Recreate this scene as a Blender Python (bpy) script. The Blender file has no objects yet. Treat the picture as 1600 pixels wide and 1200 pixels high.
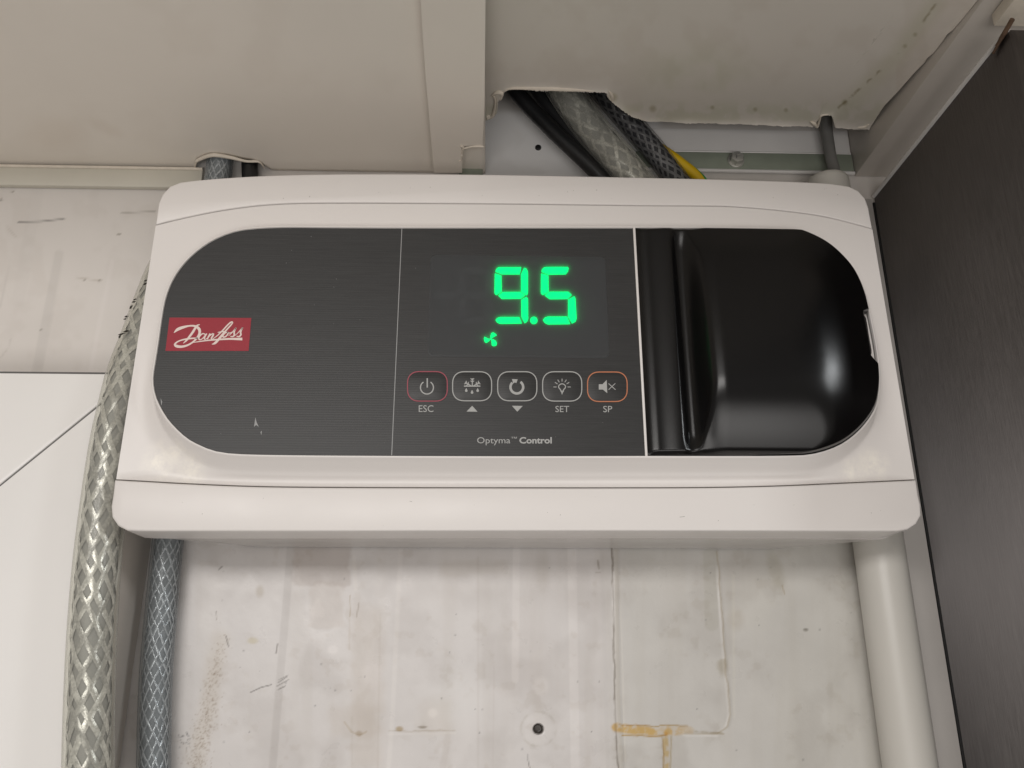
import bpy, bmesh, math, random
import numpy as np
from mathutils import Vector, Matrix
random.seed(7); rng = np.random.default_rng(7)
S = bpy.context.scene
COL = S.collection

# ------------------------------------------------------------------ camera
FOC = 1323.0                                   # focal length in photo pixels (1600 wide)
up = np.array([0, 3790, -FOC]); up = up / np.linalg.norm(up)
dep = np.array([-38, -462, -FOC]); dep = dep / np.linalg.norm(dep)
rt = np.cross(dep, up); rt /= np.linalg.norm(rt); dep = np.cross(up, rt)
R = np.stack([rt, dep, up], 0)
CAM = np.array([0, -.484, 0.])
cd = bpy.data.cameras.new("camera"); cam = bpy.data.objects.new("camera", cd); COL.objects.link(cam)
cam.matrix_world = Matrix.Translation(Vector(CAM)) @ Matrix(R.tolist()).to_4x4()
cd.sensor_width = 36; cd.lens = FOC / 1600 * 36; cd.clip_start = .01; cd.clip_end = 50
S.camera = cam

# ------------------------------------------------------------------ light
w = bpy.data.worlds.new("World"); S.world = w; w.use_nodes = True
w.node_tree.nodes['Background'].inputs[0].default_value = (1.0, .93, .86, 1)
w.node_tree.nodes['Background'].inputs[1].default_value = .262
def area(name, loc, target, sx, sy, power, col):
    l = bpy.data.lights.new(name, 'AREA'); l.shape = 'RECTANGLE'; l.size = sx; l.size_y = sy
    l.energy = power; l.color = col
    o = bpy.data.objects.new(name, l); COL.objects.link(o); o.location = loc
    o.rotation_euler = (Vector(target) - Vector(loc)).to_track_quat('-Z', 'Y').to_euler()
    return o
area("room_light", (-.50, -1.9, .43), (0, 0, .15), 1.1, .30, 13.3, (1, .965, .935))
area("floor_bounce", (.1, -1.6, -.75), (0, 0, .25), 1.5, .5, 10.4, (1, .965, .935))
area("side_light", (1.24, -1.0, .52), (.17, -.08, .145), .20, .20, 4.6, (.95, .98, 1))
S.view_settings.view_transform = 'Standard'; S.view_settings.look = 'None'
S.view_settings.exposure = 0; S.view_settings.gamma = 1

# ------------------------------------------------------------------ helpers
def at(px, py, y=None, x=None, z=None):
    """point of a known plane seen at photo pixel (px, py)"""
    d = R @ np.array([px - 800, 600 - py, -FOC])
    t = (y - CAM[1]) / d[1] if y is not None else (x - CAM[0]) / d[0] if x is not None else (z - CAM[2]) / d[2]
    return CAM + t * d
def pix(V):
    c = (np.asarray(V) - CAM) @ R
    return 800 + FOC * c[..., 0] / -c[..., 2], 600 - FOC * c[..., 1] / -c[..., 2]

def wpos(o):
    p = Vector((0, 0, 0))
    while o: p += o.location; o = o.parent
    return p
def obj(name, V, F, m, parent=None, sharp=35, smooth=True):
    me = bpy.data.meshes.new(name)
    off = np.array(wpos(parent)) if parent else np.zeros(3)
    me.from_pydata([tuple(np.asarray(v, float) - off) for v in V], [], [tuple(f) for f in F])
    me.materials.append(m)
    if smooth:
        me.shade_smooth()
        if sharp < 180: me.set_sharp_from_angle(angle=math.radians(sharp))
    o = bpy.data.objects.new(name, me); COL.objects.link(o)
    if parent: o.parent = parent
    return o
def tag(o, label=None, cat=None, group=None, kind=None):
    for k, v in (('label', label), ('category', cat), ('group', group), ('kind', kind)):
        if v: o[k] = v
    return o
def thing(name, label, cat, loc, group=None):
    o = bpy.data.objects.new(name, None); COL.objects.link(o); o.location = [float(c) for c in loc]
    o.empty_display_size = .02
    return tag(o, label, cat, group)
def lab(o, label): o['label'] = label; return o

class MB:
    def __init__(s): s.V = []; s.F = []
    def add(s, V, F):
        n = len(s.V); s.V += [tuple(v) for v in V]; s.F += [tuple(i + n for i in f) for f in F]; return s
    def box(s, a, b):
        (x0, y0, z0), (x1, y1, z1) = a, b
        V = [(x, y, z) for x in (x0, x1) for y in (y0, y1) for z in (z0, z1)]
        return s.add(V, [(0, 1, 3, 2), (4, 6, 7, 5), (0, 4, 5, 1), (2, 3, 7, 6), (0, 2, 6, 4), (1, 5, 7, 3)])
    def build(s, name, m, parent=None, **k):
        bv = k.pop('bevel', 0)
        o = obj(name, s.V, s.F, m, parent, **k)
        if bv:
            b = bmesh.new(); b.from_mesh(o.data)
            bmesh.ops.bevel(b, geom=list(b.edges), offset=bv, segments=2, affect='EDGES', profile=.5)
            b.to_mesh(o.data); b.free()
            o.data.shade_smooth(); o.data.set_sharp_from_angle(angle=math.radians(40))
        return o
def box(name, a, b, m, parent=None, bevel=0.0006):
    return MB().box(np.minimum(a, b), np.maximum(a, b)).build(name, m, parent, bevel=bevel)

def catmull(P, n, closed=False):
    P = np.asarray(P, float); out = []
    N = len(P); segs = N if closed else N - 1
    for i in range(segs):
        if closed: p0, p1, p2, p3 = P[i - 1], P[i], P[(i + 1) % N], P[(i + 2) % N]
        else: p0, p1, p2, p3 = P[max(i - 1, 0)], P[i], P[i + 1], P[min(i + 2, N - 1)]
        for k in range(n):
            t = k / n
            out.append(.5 * (2 * p1 + (p2 - p0) * t + (2 * p0 - 5 * p1 + 4 * p2 - p3) * t * t + (3 * p1 - p0 - 3 * p2 + p3) * t ** 3))
    if not closed: out.append(P[-1])
    return np.array(out)
def resample(P, n, closed=False):
    P = np.asarray(P, float)
    if closed: P = np.vstack([P, P[:1]])
    s = np.r_[0, np.cumsum(np.linalg.norm(np.diff(P, axis=0), axis=1))]
    t = np.linspace(0, s[-1], n + (1 if closed else 0))
    Q = np.stack([np.interp(t, s, P[:, i]) for i in range(P.shape[1])], 1)
    return Q[:-1] if closed else Q
def ss(t): t = np.clip(t, 0, 1); return t * t * (3 - 2 * t)

def frames(P):
    P = np.asarray(P, float); T = np.gradient(P, axis=0); T /= np.linalg.norm(T, axis=1)[:, None]
    n = np.cross(T[0], [0, 1, 0.01]); n /= np.linalg.norm(n); Ns = []
    for t in T:
        n = n - t * (n @ t); n /= np.linalg.norm(n); Ns.append(n)
    Ns = np.array(Ns); return T, Ns, np.cross(T, Ns)
def tube(P, r, seg=20, cap=True):
    P = np.asarray(P, float); r = np.broadcast_to(r, len(P)); T, A, B = frames(P)
    V = []; F = []
    for i in range(len(P)):
        for k in range(seg):
            a = 2 * math.pi * k / seg
            V.append(P[i] + r[i] * (math.cos(a) * A[i] + math.sin(a) * B[i]))
    for i in range(len(P) - 1):
        for k in range(seg):
            F.append((i * seg + k, i * seg + (k + 1) % seg, (i + 1) * seg + (k + 1) % seg, (i + 1) * seg + k))
    if cap: F.append(tuple(range(seg))[::-1]); F.append(tuple((len(P) - 1) * seg + k for k in range(seg)))
    return V, F
def inset2(O, d):
    O = np.asarray(O); t = np.roll(O, -1, 0) - np.roll(O, 1, 0); t /= np.linalg.norm(t, axis=1)[:, None] + 1e-12
    return O + d * np.stack([-t[:, 1], t[:, 0]], 1)      # inward for counter-clockwise outlines
def ccw(O):
    O = np.asarray(O, float); x, y = O[:, 0], O[:, 1]
    return O if np.sum(x * np.roll(y, -1) - y * np.roll(x, -1)) > 0 else O[::-1]
def plate(O, yb, yf, r=.001, n=3, backcap=True):
    """solid of an xz outline between y=yb (wall side) and y=yf (camera side) with a rounded front edge"""
    O = ccw(O); N = len(O); rings = [(O, yb)]
    for i in range(n + 1):
        a = i / n * math.pi / 2
        rings.append((inset2(O, r * (1 - math.cos(a))), yf + r * (1 - math.sin(a))))
    V = []; F = []
    for o, y in rings: V += [(p[0], y, p[1]) for p in o]
    for j in range(len(rings) - 1):
        for k in range(N):
            F.append((j * N + k, j * N + (k + 1) % N, (j + 1) * N + (k + 1) % N, (j + 1) * N + k))
    F.append(tuple((len(rings) - 1) * N + k for k in range(N)))
    if backcap: F.append(tuple(range(N))[::-1])
    return V, F
def rrect(x0, z0, x1, z1, r, n=6, p=2.0):
    out = []
    for cx, cz, a0 in ((x1 - r, z1 - r, 0), (x0 + r, z1 - r, 90), (x0 + r, z0 + r, 180), (x1 - r, z0 + r, 270)):
        for i in range(n + 1):
            a = math.radians(a0 + 90 * i / n); c, s = math.cos(a), math.sin(a)
            out.append((cx + r * math.copysign(abs(c) ** (2 / p), c), cz + r * math.copysign(abs(s) ** (2 / p), s)))
    return out
def print_poly(polys, y, thick=.00012):
    """flat print: filled photo-pixel outlines laid on the plane y"""
    mb = MB()
    for poly in polys:
        W = [at(px, py, y=y) for px, py in poly]
        O = ccw([(q[0], q[2]) for q in W]); N = len(O)
        V = [(a, y, b) for a, b in O] + [(a, y - thick, b) for a, b in O]
        mb.add(V, [tuple(range(N, 2 * N))] + [(k, (k + 1) % N, N + (k + 1) % N, N + k) for k in range(N)])
    return mb
def stroke_poly(pts, n=8):
    """(x, y, width) centre line -> outline"""
    C = catmull(np.array(pts, float), n) if len(pts) > 2 else np.array(pts, float)
    t = np.gradient(C[:, :2], axis=0); t /= np.linalg.norm(t, axis=1)[:, None] + 1e-9
    nn = np.stack([-t[:, 1], t[:, 0]], 1) * C[:, 2:3] / 2
    return C[:, :2] + nn, C[:, :2] - nn
def print_strokes(strokes, y, thick=.00012, n=8, dz=0.000004):
    mb = MB()
    for i, s in enumerate(strokes):
        yy = y - thick - i * dz
        A, B = stroke_poly(s, n); N = len(A)
        V = [at(p[0], p[1], y=yy) for p in A] + [at(p[0], p[1], y=yy) for p in B]
        mb.add(V, [(k, k + 1, N + k + 1, N + k) for k in range(N - 1)])
    return mb
def circ(cx, cy, r, n=24, a0=0, a1=360):
    return [(cx + r * math.cos(math.radians(a0 + (a1 - a0) * i / n)), cy + r * math.sin(math.radians(a0 + (a1 - a0) * i / n))) for i in range(n + (a1 - a0 < 360))]
def text_print(s, x0, x1, ytop, ybase, y, m, parent, name, bold=0.0, capref=None):
    c = bpy.data.curves.new("t", 'FONT'); c.body = s; c.offset = bold; c.resolution_u = 3
    o = bpy.data.objects.new("t", c); COL.objects.link(o)
    dg = bpy.context.evaluated_depsgraph_get(); me = bpy.data.meshes.new_from_object(o.evaluated_get(dg))
    V = np.array([v.co[:] for v in me.vertices]); F = [tuple(p.vertices) for p in me.polygons]
    bpy.data.objects.remove(o); bpy.data.curves.remove(c); bpy.data.meshes.remove(me)
    h = capref or V[:, 1].max()
    mnx, mxx = V[:, 0].min(), V[:, 0].max()
    W = [at(x0 + (v[0] - mnx) / (mxx - mnx) * (x1 - x0), ybase - v[1] / h * (ybase - ytop), y=y - .0001) for v in V]
    return obj(name, W, F, m, parent, smooth=False)

# ------------------------------------------------------------------ materials
class NT:
    def __init__(s, name):
        s.m = bpy.data.materials.new(name); s.m.use_nodes = True; s.t = s.m.node_tree; s.b = s.t.nodes['Principled BSDF']
        s.out = s.t.nodes['Material Output']; s.tc = None
    def n(s, typ, **k):
        nd = s.t.nodes.new(typ)
        for a, v in k.items():
            if a.startswith('i_'):
                key = a[2:]; nd.inputs[int(key) if key.isdigit() else key.replace('_', ' ')].default_value = v
            else: setattr(nd, a, v)
        return nd
    def l(s, a, b): s.t.links.new(a, b)
    def co(s, scale=(1, 1, 1)):
        if not s.tc: s.tc = s.n('ShaderNodeTexCoord')
        mp = s.n('ShaderNodeMapping'); mp.inputs['Scale'].default_value = scale; s.l(s.tc.outputs['Object'], mp.inputs[0]); return mp.outputs[0]
    def noise(s, sc, detail=4, stretch=(1, 1, 1), rough=.55):
        nd = s.n('ShaderNodeTexNoise'); nd.inputs['Scale'].default_value = sc; nd.inputs['Detail'].default_value = detail
        nd.inputs['Roughness'].default_value = rough; s.l(s.co(stretch), nd.inputs['Vector']); return nd.outputs['Fac']
    def ramp(s, fac, stops):
        r = s.n('ShaderNodeValToRGB'); e = r.color_ramp.elements
        while len(e) < len(stops): e.new(.5)
        for q, (p, c) in zip(e, stops):
            q.position = p; q.color = (*c, 1) if isinstance(c, (tuple, list)) else (c, c, c, 1)
        s.l(fac, r.inputs[0]); return r.outputs[0]
    def mul(s, a, b, fac=1.0):
        x = s.n('ShaderNodeMix', data_type='RGBA', blend_type='MULTIPLY'); x.inputs[0].default_value = fac
        s.l(a, x.inputs[6]) if not isinstance(a, tuple) else setattr(x.inputs[6], 'default_value', (*a, 1))
        s.l(b, x.inputs[7]); return x.outputs[2]
    def bump(s, h, strength=.2, dist=.001):
        b = s.n('ShaderNodeBump'); b.inputs['Strength'].default_value = strength; b.inputs['Distance'].default_value = dist
        s.l(h, b.inputs['Height']); s.l(b.outputs[0], s.b.inputs['Normal'])
def mat(name, col, rough=.5, metal=0, spec=.5, var=.08, vs=30, bump=0, bs=600, bd=.0005, rvar=0, stretch=(1, 1, 1), coat=0, attr=False, tint=None):
    t = NT(name); b = t.b
    b.inputs['Roughness'].default_value = rough; b.inputs['Metallic'].default_value = metal
    b.inputs['Specular IOR Level'].default_value = spec; b.inputs['Coat Weight'].default_value = coat
    c = t.ramp(t.noise(vs, 5, stretch), [(.3, tuple(np.array(tint if tint else col) * (1 - var))), (.7, col)])
    if attr:
        a = t.n('ShaderNodeAttribute', attribute_name='wear_light'); c = t.mul(c, a.outputs['Color'])
    t.l(c, b.inputs['Base Color'])
    if rvar: t.l(t.ramp(t.noise(vs * 2.3, 4, stretch), [(.3, rough - rvar), (.7, rough + rvar)]), b.inputs['Roughness'])
    if bump: t.bump(t.noise(bs, 3, stretch), bump, bd)
    return t.m
M = {}
FY_ = -.067
M['abs'] = mat('abs_plastic', (.70, .667, .642), .38, var=.015, vs=14, bump=.10, bs=2600, bd=.0003, rvar=.05)
M['abs_in'] = mat('housing_plastic', (.68, .65, .622), .2, var=.03, vs=20, rvar=.03)
M['wall'] = mat('painted_wall', (.635, .608, .592), .34, var=.07, vs=34, bump=.15, bs=160, bd=.0006, rvar=.09, attr=True)
M['wall_up'] = mat('painted_wall_upper', (.66, .625, .59), .42, var=.04, vs=16, bump=.08, bs=120, bd=.0005, rvar=.06, attr=True)
M['panel'] = mat('white_sheet', (.80, .785, .765), .4, var=.03, vs=9, rvar=.05, bump=.05, bs=90)
M['ceil'] = mat('ceiling_paint', (.82, .765, .69), .5, var=.05, vs=10, bump=.08, bs=60, rvar=.06, attr=True)
M['strip'] = mat('strip_paint', (.81, .75, .675), .5, var=.04, vs=14, bump=.06, bs=80)
M['trim'] = mat('trim_paint', (.60, .555, .505), .45, var=.08, vs=25, bump=.08, bs=120, rvar=.05)
M['angle'] = mat('angle_paint', (.60, .57, .49), .42, var=.08, vs=22, bump=.06, bs=120)
M['rail'] = mat('rail_paint', (.72, .70, .68), .42, var=.08, vs=25)
M['greyrail'] = mat('grey_rail_paint', (.47, .445, .42), .45, var=.1, vs=25)
M['green'] = mat('green_grey_steel', (.28, .31, .25), .5, var=.15, vs=60, metal=.1)
M['cream'] = mat('curled_paint', (.74, .67, .57), .5, var=.12, vs=200, bump=.3, bs=500)
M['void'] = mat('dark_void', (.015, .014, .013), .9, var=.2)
M['rubber'] = mat('black_rubber', (.012, .012, .012), .55, var=.2)
M['pvc'] = mat('white_conduit', (.60, .58, .535), .38, var=.06, vs=18, stretch=(1, 1, .2), rvar=.06)
M['bolt'] = mat('zinc_bolt', (.62, .61, .56), .35, metal=.6, var=.2, vs=200)
M['cover'] = mat('black_gloss_cover', (.002, .0018, .002), .25, var=.2, spec=.36, bump=.04, bs=1800, bd=.0002)
M['cable'] = mat('black_cable', (.012, .012, .013), .4, var=.2)
M['gcable'] = mat('grey_cable', (.19, .185, .175), .5, var=.2, vs=90)
M['red'] = mat('red_label', (.30, .020, .034), .45, spec=.3, var=.06, vs=60)
M['print'] = mat('light_print', (.37, .37, .36), .5, var=.05)
M['logo'] = mat('logo_print', (.72, .60, .55), .5, var=.04)
M['pred'] = mat('red_print', (.30, .045, .07), .45, var=.05)
M['porange'] = mat('orange_print', (.48, .17, .08), .45, var=.05)
M['line'] = mat('divider_print', (.30, .30, .30), .5, var=.05)
M['speck'] = mat('dust', (.15, .15, .15), .7, var=.3)
M['scuff'] = mat('scuff', (.42, .39, .36), .6, var=.3)
M['yellow'] = mat('earth_yellow', (.72, .47, .01), .42, var=.1)
M['egreen'] = mat('earth_green', (.03, .35, .07), .42, var=.1)
M['ghost'] = mat('unlit_segment', (.043, .046, .0485), .4, spec=.36, var=.05)
M['window'] = mat('display_window', (.037, .039, .041), .4, spec=.36, var=.05)
def fibre(name, col, rough):
    t = NT(name); oi = t.n('ShaderNodeObjectInfo'); b = t.b
    g = t.ramp(t.noise(700, 3), [(.3, tuple(np.array(col) * .62)), (.7, tuple(np.array(col) * 1.1))])
    t.l(t.mul(g, t.ramp(oi.outputs['Random'], [(0, .62), (1, 1.0)])), b.inputs['Base Color']); b.inputs['Roughness'].default_value = rough
    b.inputs['Specular IOR Level'].default_value = 1.0; b.inputs['Metallic'].default_value = .25; t.bump(t.noise(1800, 2), .25, .0003); return t.m
M['braid'] = fibre('braid_fibre', (.68, .675, .645), .24)
M['core'] = mat('hose_core', (.275, .275, .266), .45, var=.2, vs=60)
M['braid_s'] = fibre('braid_fibre_blue', (.60, .62, .63), .22)
M['core_s'] = mat('hose_core_blue', (.225, .235, .24), .4, var=.2, vs=60)
M['braid_d'] = fibre('braid_fibre_dark', (.28, .28, .285), .28)
M['core_d'] = mat('hose_core_dark', (.035, .035, .04), .45, var=.2)
M['dirt'] = mat('black_dirt', (.02, .015, .01), .8, var=.3)
M['dark_strip'] = mat('dark_grey_strip', (.12, .115, .11), .7, var=.2)
M['rust'] = mat('rust_stain', (.13, .075, .045), .8, var=.5, vs=150)
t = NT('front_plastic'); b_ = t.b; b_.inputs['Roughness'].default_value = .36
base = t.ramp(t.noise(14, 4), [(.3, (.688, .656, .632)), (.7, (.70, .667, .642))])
glare = None
for cx_, cz_, r_ in ((-.164, .103, .013), (-.150, .099, .011), (-.157, .108, .008), (.196, .104, .011), (.186, .100, .009)):  # pale glare on the lower corners, painted into the base colour
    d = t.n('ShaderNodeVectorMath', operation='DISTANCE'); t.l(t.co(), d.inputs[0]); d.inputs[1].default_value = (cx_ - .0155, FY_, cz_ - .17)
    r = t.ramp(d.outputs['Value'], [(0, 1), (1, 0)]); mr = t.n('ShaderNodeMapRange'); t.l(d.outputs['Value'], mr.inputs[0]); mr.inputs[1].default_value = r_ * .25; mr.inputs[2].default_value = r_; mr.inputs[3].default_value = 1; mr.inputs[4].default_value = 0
    if glare is None: glare = mr.outputs[0]
    else: m_ = t.n('ShaderNodeMath', operation='MAXIMUM'); t.l(glare, m_.inputs[0]); t.l(mr.outputs[0], m_.inputs[1]); glare = m_.outputs[0]
m_ = t.n('ShaderNodeMath', operation='MULTIPLY'); t.l(glare, m_.inputs[0]); t.l(t.ramp(t.noise(170, 6, (1, 1, 1), .65), [(.36, .15), (.62, 1)]), m_.inputs[1])
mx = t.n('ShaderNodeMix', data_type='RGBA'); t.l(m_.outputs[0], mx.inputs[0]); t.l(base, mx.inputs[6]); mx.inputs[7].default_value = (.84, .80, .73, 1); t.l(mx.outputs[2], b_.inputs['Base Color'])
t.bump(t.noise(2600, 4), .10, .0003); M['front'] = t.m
# panel film with fine horizontal ribs
t = NT('dark_film'); t.b.inputs['Roughness'].default_value = .40; t.b.inputs['Specular IOR Level'].default_value = .36
wv = t.n('ShaderNodeTexWave', wave_type='BANDS', bands_direction='Z'); wv.inputs['Scale'].default_value = 250
wv.inputs['Distortion'].default_value = .4; wv.inputs['Detail'].default_value = 2; t.l(t.co(), wv.inputs['Vector'])
fib = t.noise(60, 5, (1, 1, 26))
t.l(t.mul(t.ramp(fib, [(.3, .022), (.7, .031)]), t.ramp(wv.outputs['Fac'], [(0, .93), (1, 1.0)])), t.b.inputs['Base Color'])
t.bump(wv.outputs['Fac'], .045, .0003); M['film'] = t.m
# brushed steel
t = NT('brushed_steel'); t.b.inputs['Metallic'].default_value = .95
g = t.noise(900, 4, (1, 1, .06)); g2 = t.noise(9, 3); g3 = t.noise(1500, 2, (1, 1, .10))
t.l(t.mul(t.ramp(g, [(.25, (.19, .178, .175)), (.75, (.25, .235, .231))]), t.ramp(g2, [(.3, .88), (.7, 1.0)])), t.b.inputs['Base Color'])
t.l(t.ramp(g, [(.2, .56), (.8, .68)]), t.b.inputs['Roughness']); t.bump(g3, .5, .0004)
t.b.inputs['Anisotropic'].default_value = .97; tg = t.n('ShaderNodeTangent', direction_type='UV_MAP'); tg.uv_map = 'grain'; t.l(tg.outputs[0], t.b.inputs['Tangent']); M['steel'] = t.m
# lit segments
t = NT('lit_segment'); t.b.inputs['Base Color'].default_value = (0, .02, .01, 1)
t.b.inputs['Emission Color'].default_value = (.0, .95, .19, 1); t.b.inputs['Emission Strength'].default_value = 1.7; t.b.inputs['Specular IOR Level'].default_value = .1; M['lit'] = t.m
# clear hose jackets
def clear(name, tint, milk, base, edge):
    t = NT(name); t.b.inputs['Base Color'].default_value = (*milk, 1); t.b.inputs['Roughness'].default_value = .10
    tr = t.n('ShaderNodeBsdfTransparent'); tr.inputs[0].default_value = (*tint, 1)
    lw = t.n('ShaderNodeLayerWeight'); lw.inputs[0].default_value = .5
    f = t.ramp(lw.outputs['Facing'], [(0, base), (.55, base * 1.3), (.9, edge), (1, edge)])
    mx = t.n('ShaderNodeMixShader'); t.l(f, mx.inputs[0]); t.l(tr.outputs[0], mx.inputs[1]); t.l(t.b.outputs[0], mx.inputs[2])
    t.l(mx.outputs[0], t.out.inputs[0]); return t.m
M['jacket'] = clear('clear_jacket', (.97, .97, .93), (.61, .60, .555), .13, .72)
M['jacket_s'] = clear('clear_jacket_blue', (.95, .97, .98), (.30, .33, .35), .10, .65)
M['jacket_d'] = clear('clear_jacket_dark', (.9, .9, .9), (.10, .10, .105), .08, .5)

# ------------------------------------------------------------------ setting: walls and ceilings
def blob(X, Y, cx, cy, rx, ry, soft=.5, ang=0):
    a = math.radians(ang); u = (X - cx) * math.cos(a) + (Y - cy) * math.sin(a); v = -(X - cx) * math.sin(a) + (Y - cy) * math.cos(a)
    d = np.sqrt((u / rx) ** 2 + (v / ry) ** 2)
    return 1 - ss((d - (1 - soft)) / (2 * soft) + .0) if soft else (d < 1) * 1.
def seg(X, Y, P, wd, soft=1.2):
    D = np.full(X.shape, 1e9)
    for (x0, y0), (x1, y1) in zip(P[:-1], P[1:]):
        dx, dy = x1 - x0, y1 - y0; tt = np.clip(((X - x0) * dx + (Y - y0) * dy) / (dx * dx + dy * dy), 0, 1)
        D = np.minimum(D, np.hypot(X - x0 - tt * dx, Y - y0 - tt * dy))
    return 1 - ss((D - wd / 2 + soft / 2) / soft)
def vnoise(X, Y, sc, oct=4, seed=0):
    r = np.random.default_rng(seed); out = np.zeros(X.shape); amp = 1; tot = 0
    for o in range(oct):
        G = r.random((64, 64)); u = X / sc * 2 ** o; v = Y / sc * 2 ** o
        i, j = np.floor(u).astype(int), np.floor(v).astype(int); fu, fv = ss(u - i), ss(v - j)
        g = lambda a, b: G[a % 64, b % 64]
        out += amp * ((g(i, j) * (1 - fu) + g(i + 1, j) * fu) * (1 - fv) + (g(i, j + 1) * (1 - fu) + g(i + 1, j + 1) * fu) * fv); tot += amp; amp *= .5
    return out / tot
def grid_obj(name, V3, nu, nv, m, colour=None, parent=None, flip=False):
    """V3: (nu*nv,3) float array -> quad grid with an optional 'wear' colour attribute"""
    me = bpy.data.meshes.new(name)
    i = np.arange(nu - 1)[:, None] * nv + np.arange(nv - 1)[None, :]; i = i.ravel()
    q = np.stack([i, i + nv, i + nv + 1, i + 1], 1)
    if flip: q = q[:, ::-1]
    me.vertices.add(len(V3)); me.vertices.foreach_set('co', np.ascontiguousarray(V3, dtype=np.float32).ravel())
    me.loops.add(q.size); me.loops.foreach_set('vertex_index', q.astype(np.int32).ravel())
    me.polygons.add(len(q)); me.polygons.foreach_set('loop_start', np.arange(0, q.size, 4, dtype=np.int32))
    me.polygons.foreach_set('loop_total', np.full(len(q), 4, dtype=np.int32))
    me.update(calc_edges=True); me.shade_smooth(); me.materials.append(m)
    if colour is not None:
        a = me.attributes.new('wear_light', 'FLOAT_COLOR', 'POINT')
        a.data.foreach_set('color', np.concatenate([colour, np.ones((len(colour), 1))], 1).astype(np.float32).ravel())
    o = bpy.data.objects.new(name, me); COL.objects.link(o)
    if parent: o.parent = parent
    return o
def tintm(C, mask, rgb): C *= 1 + mask[:, None] * (np.array(rgb)[None] - 1)

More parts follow.
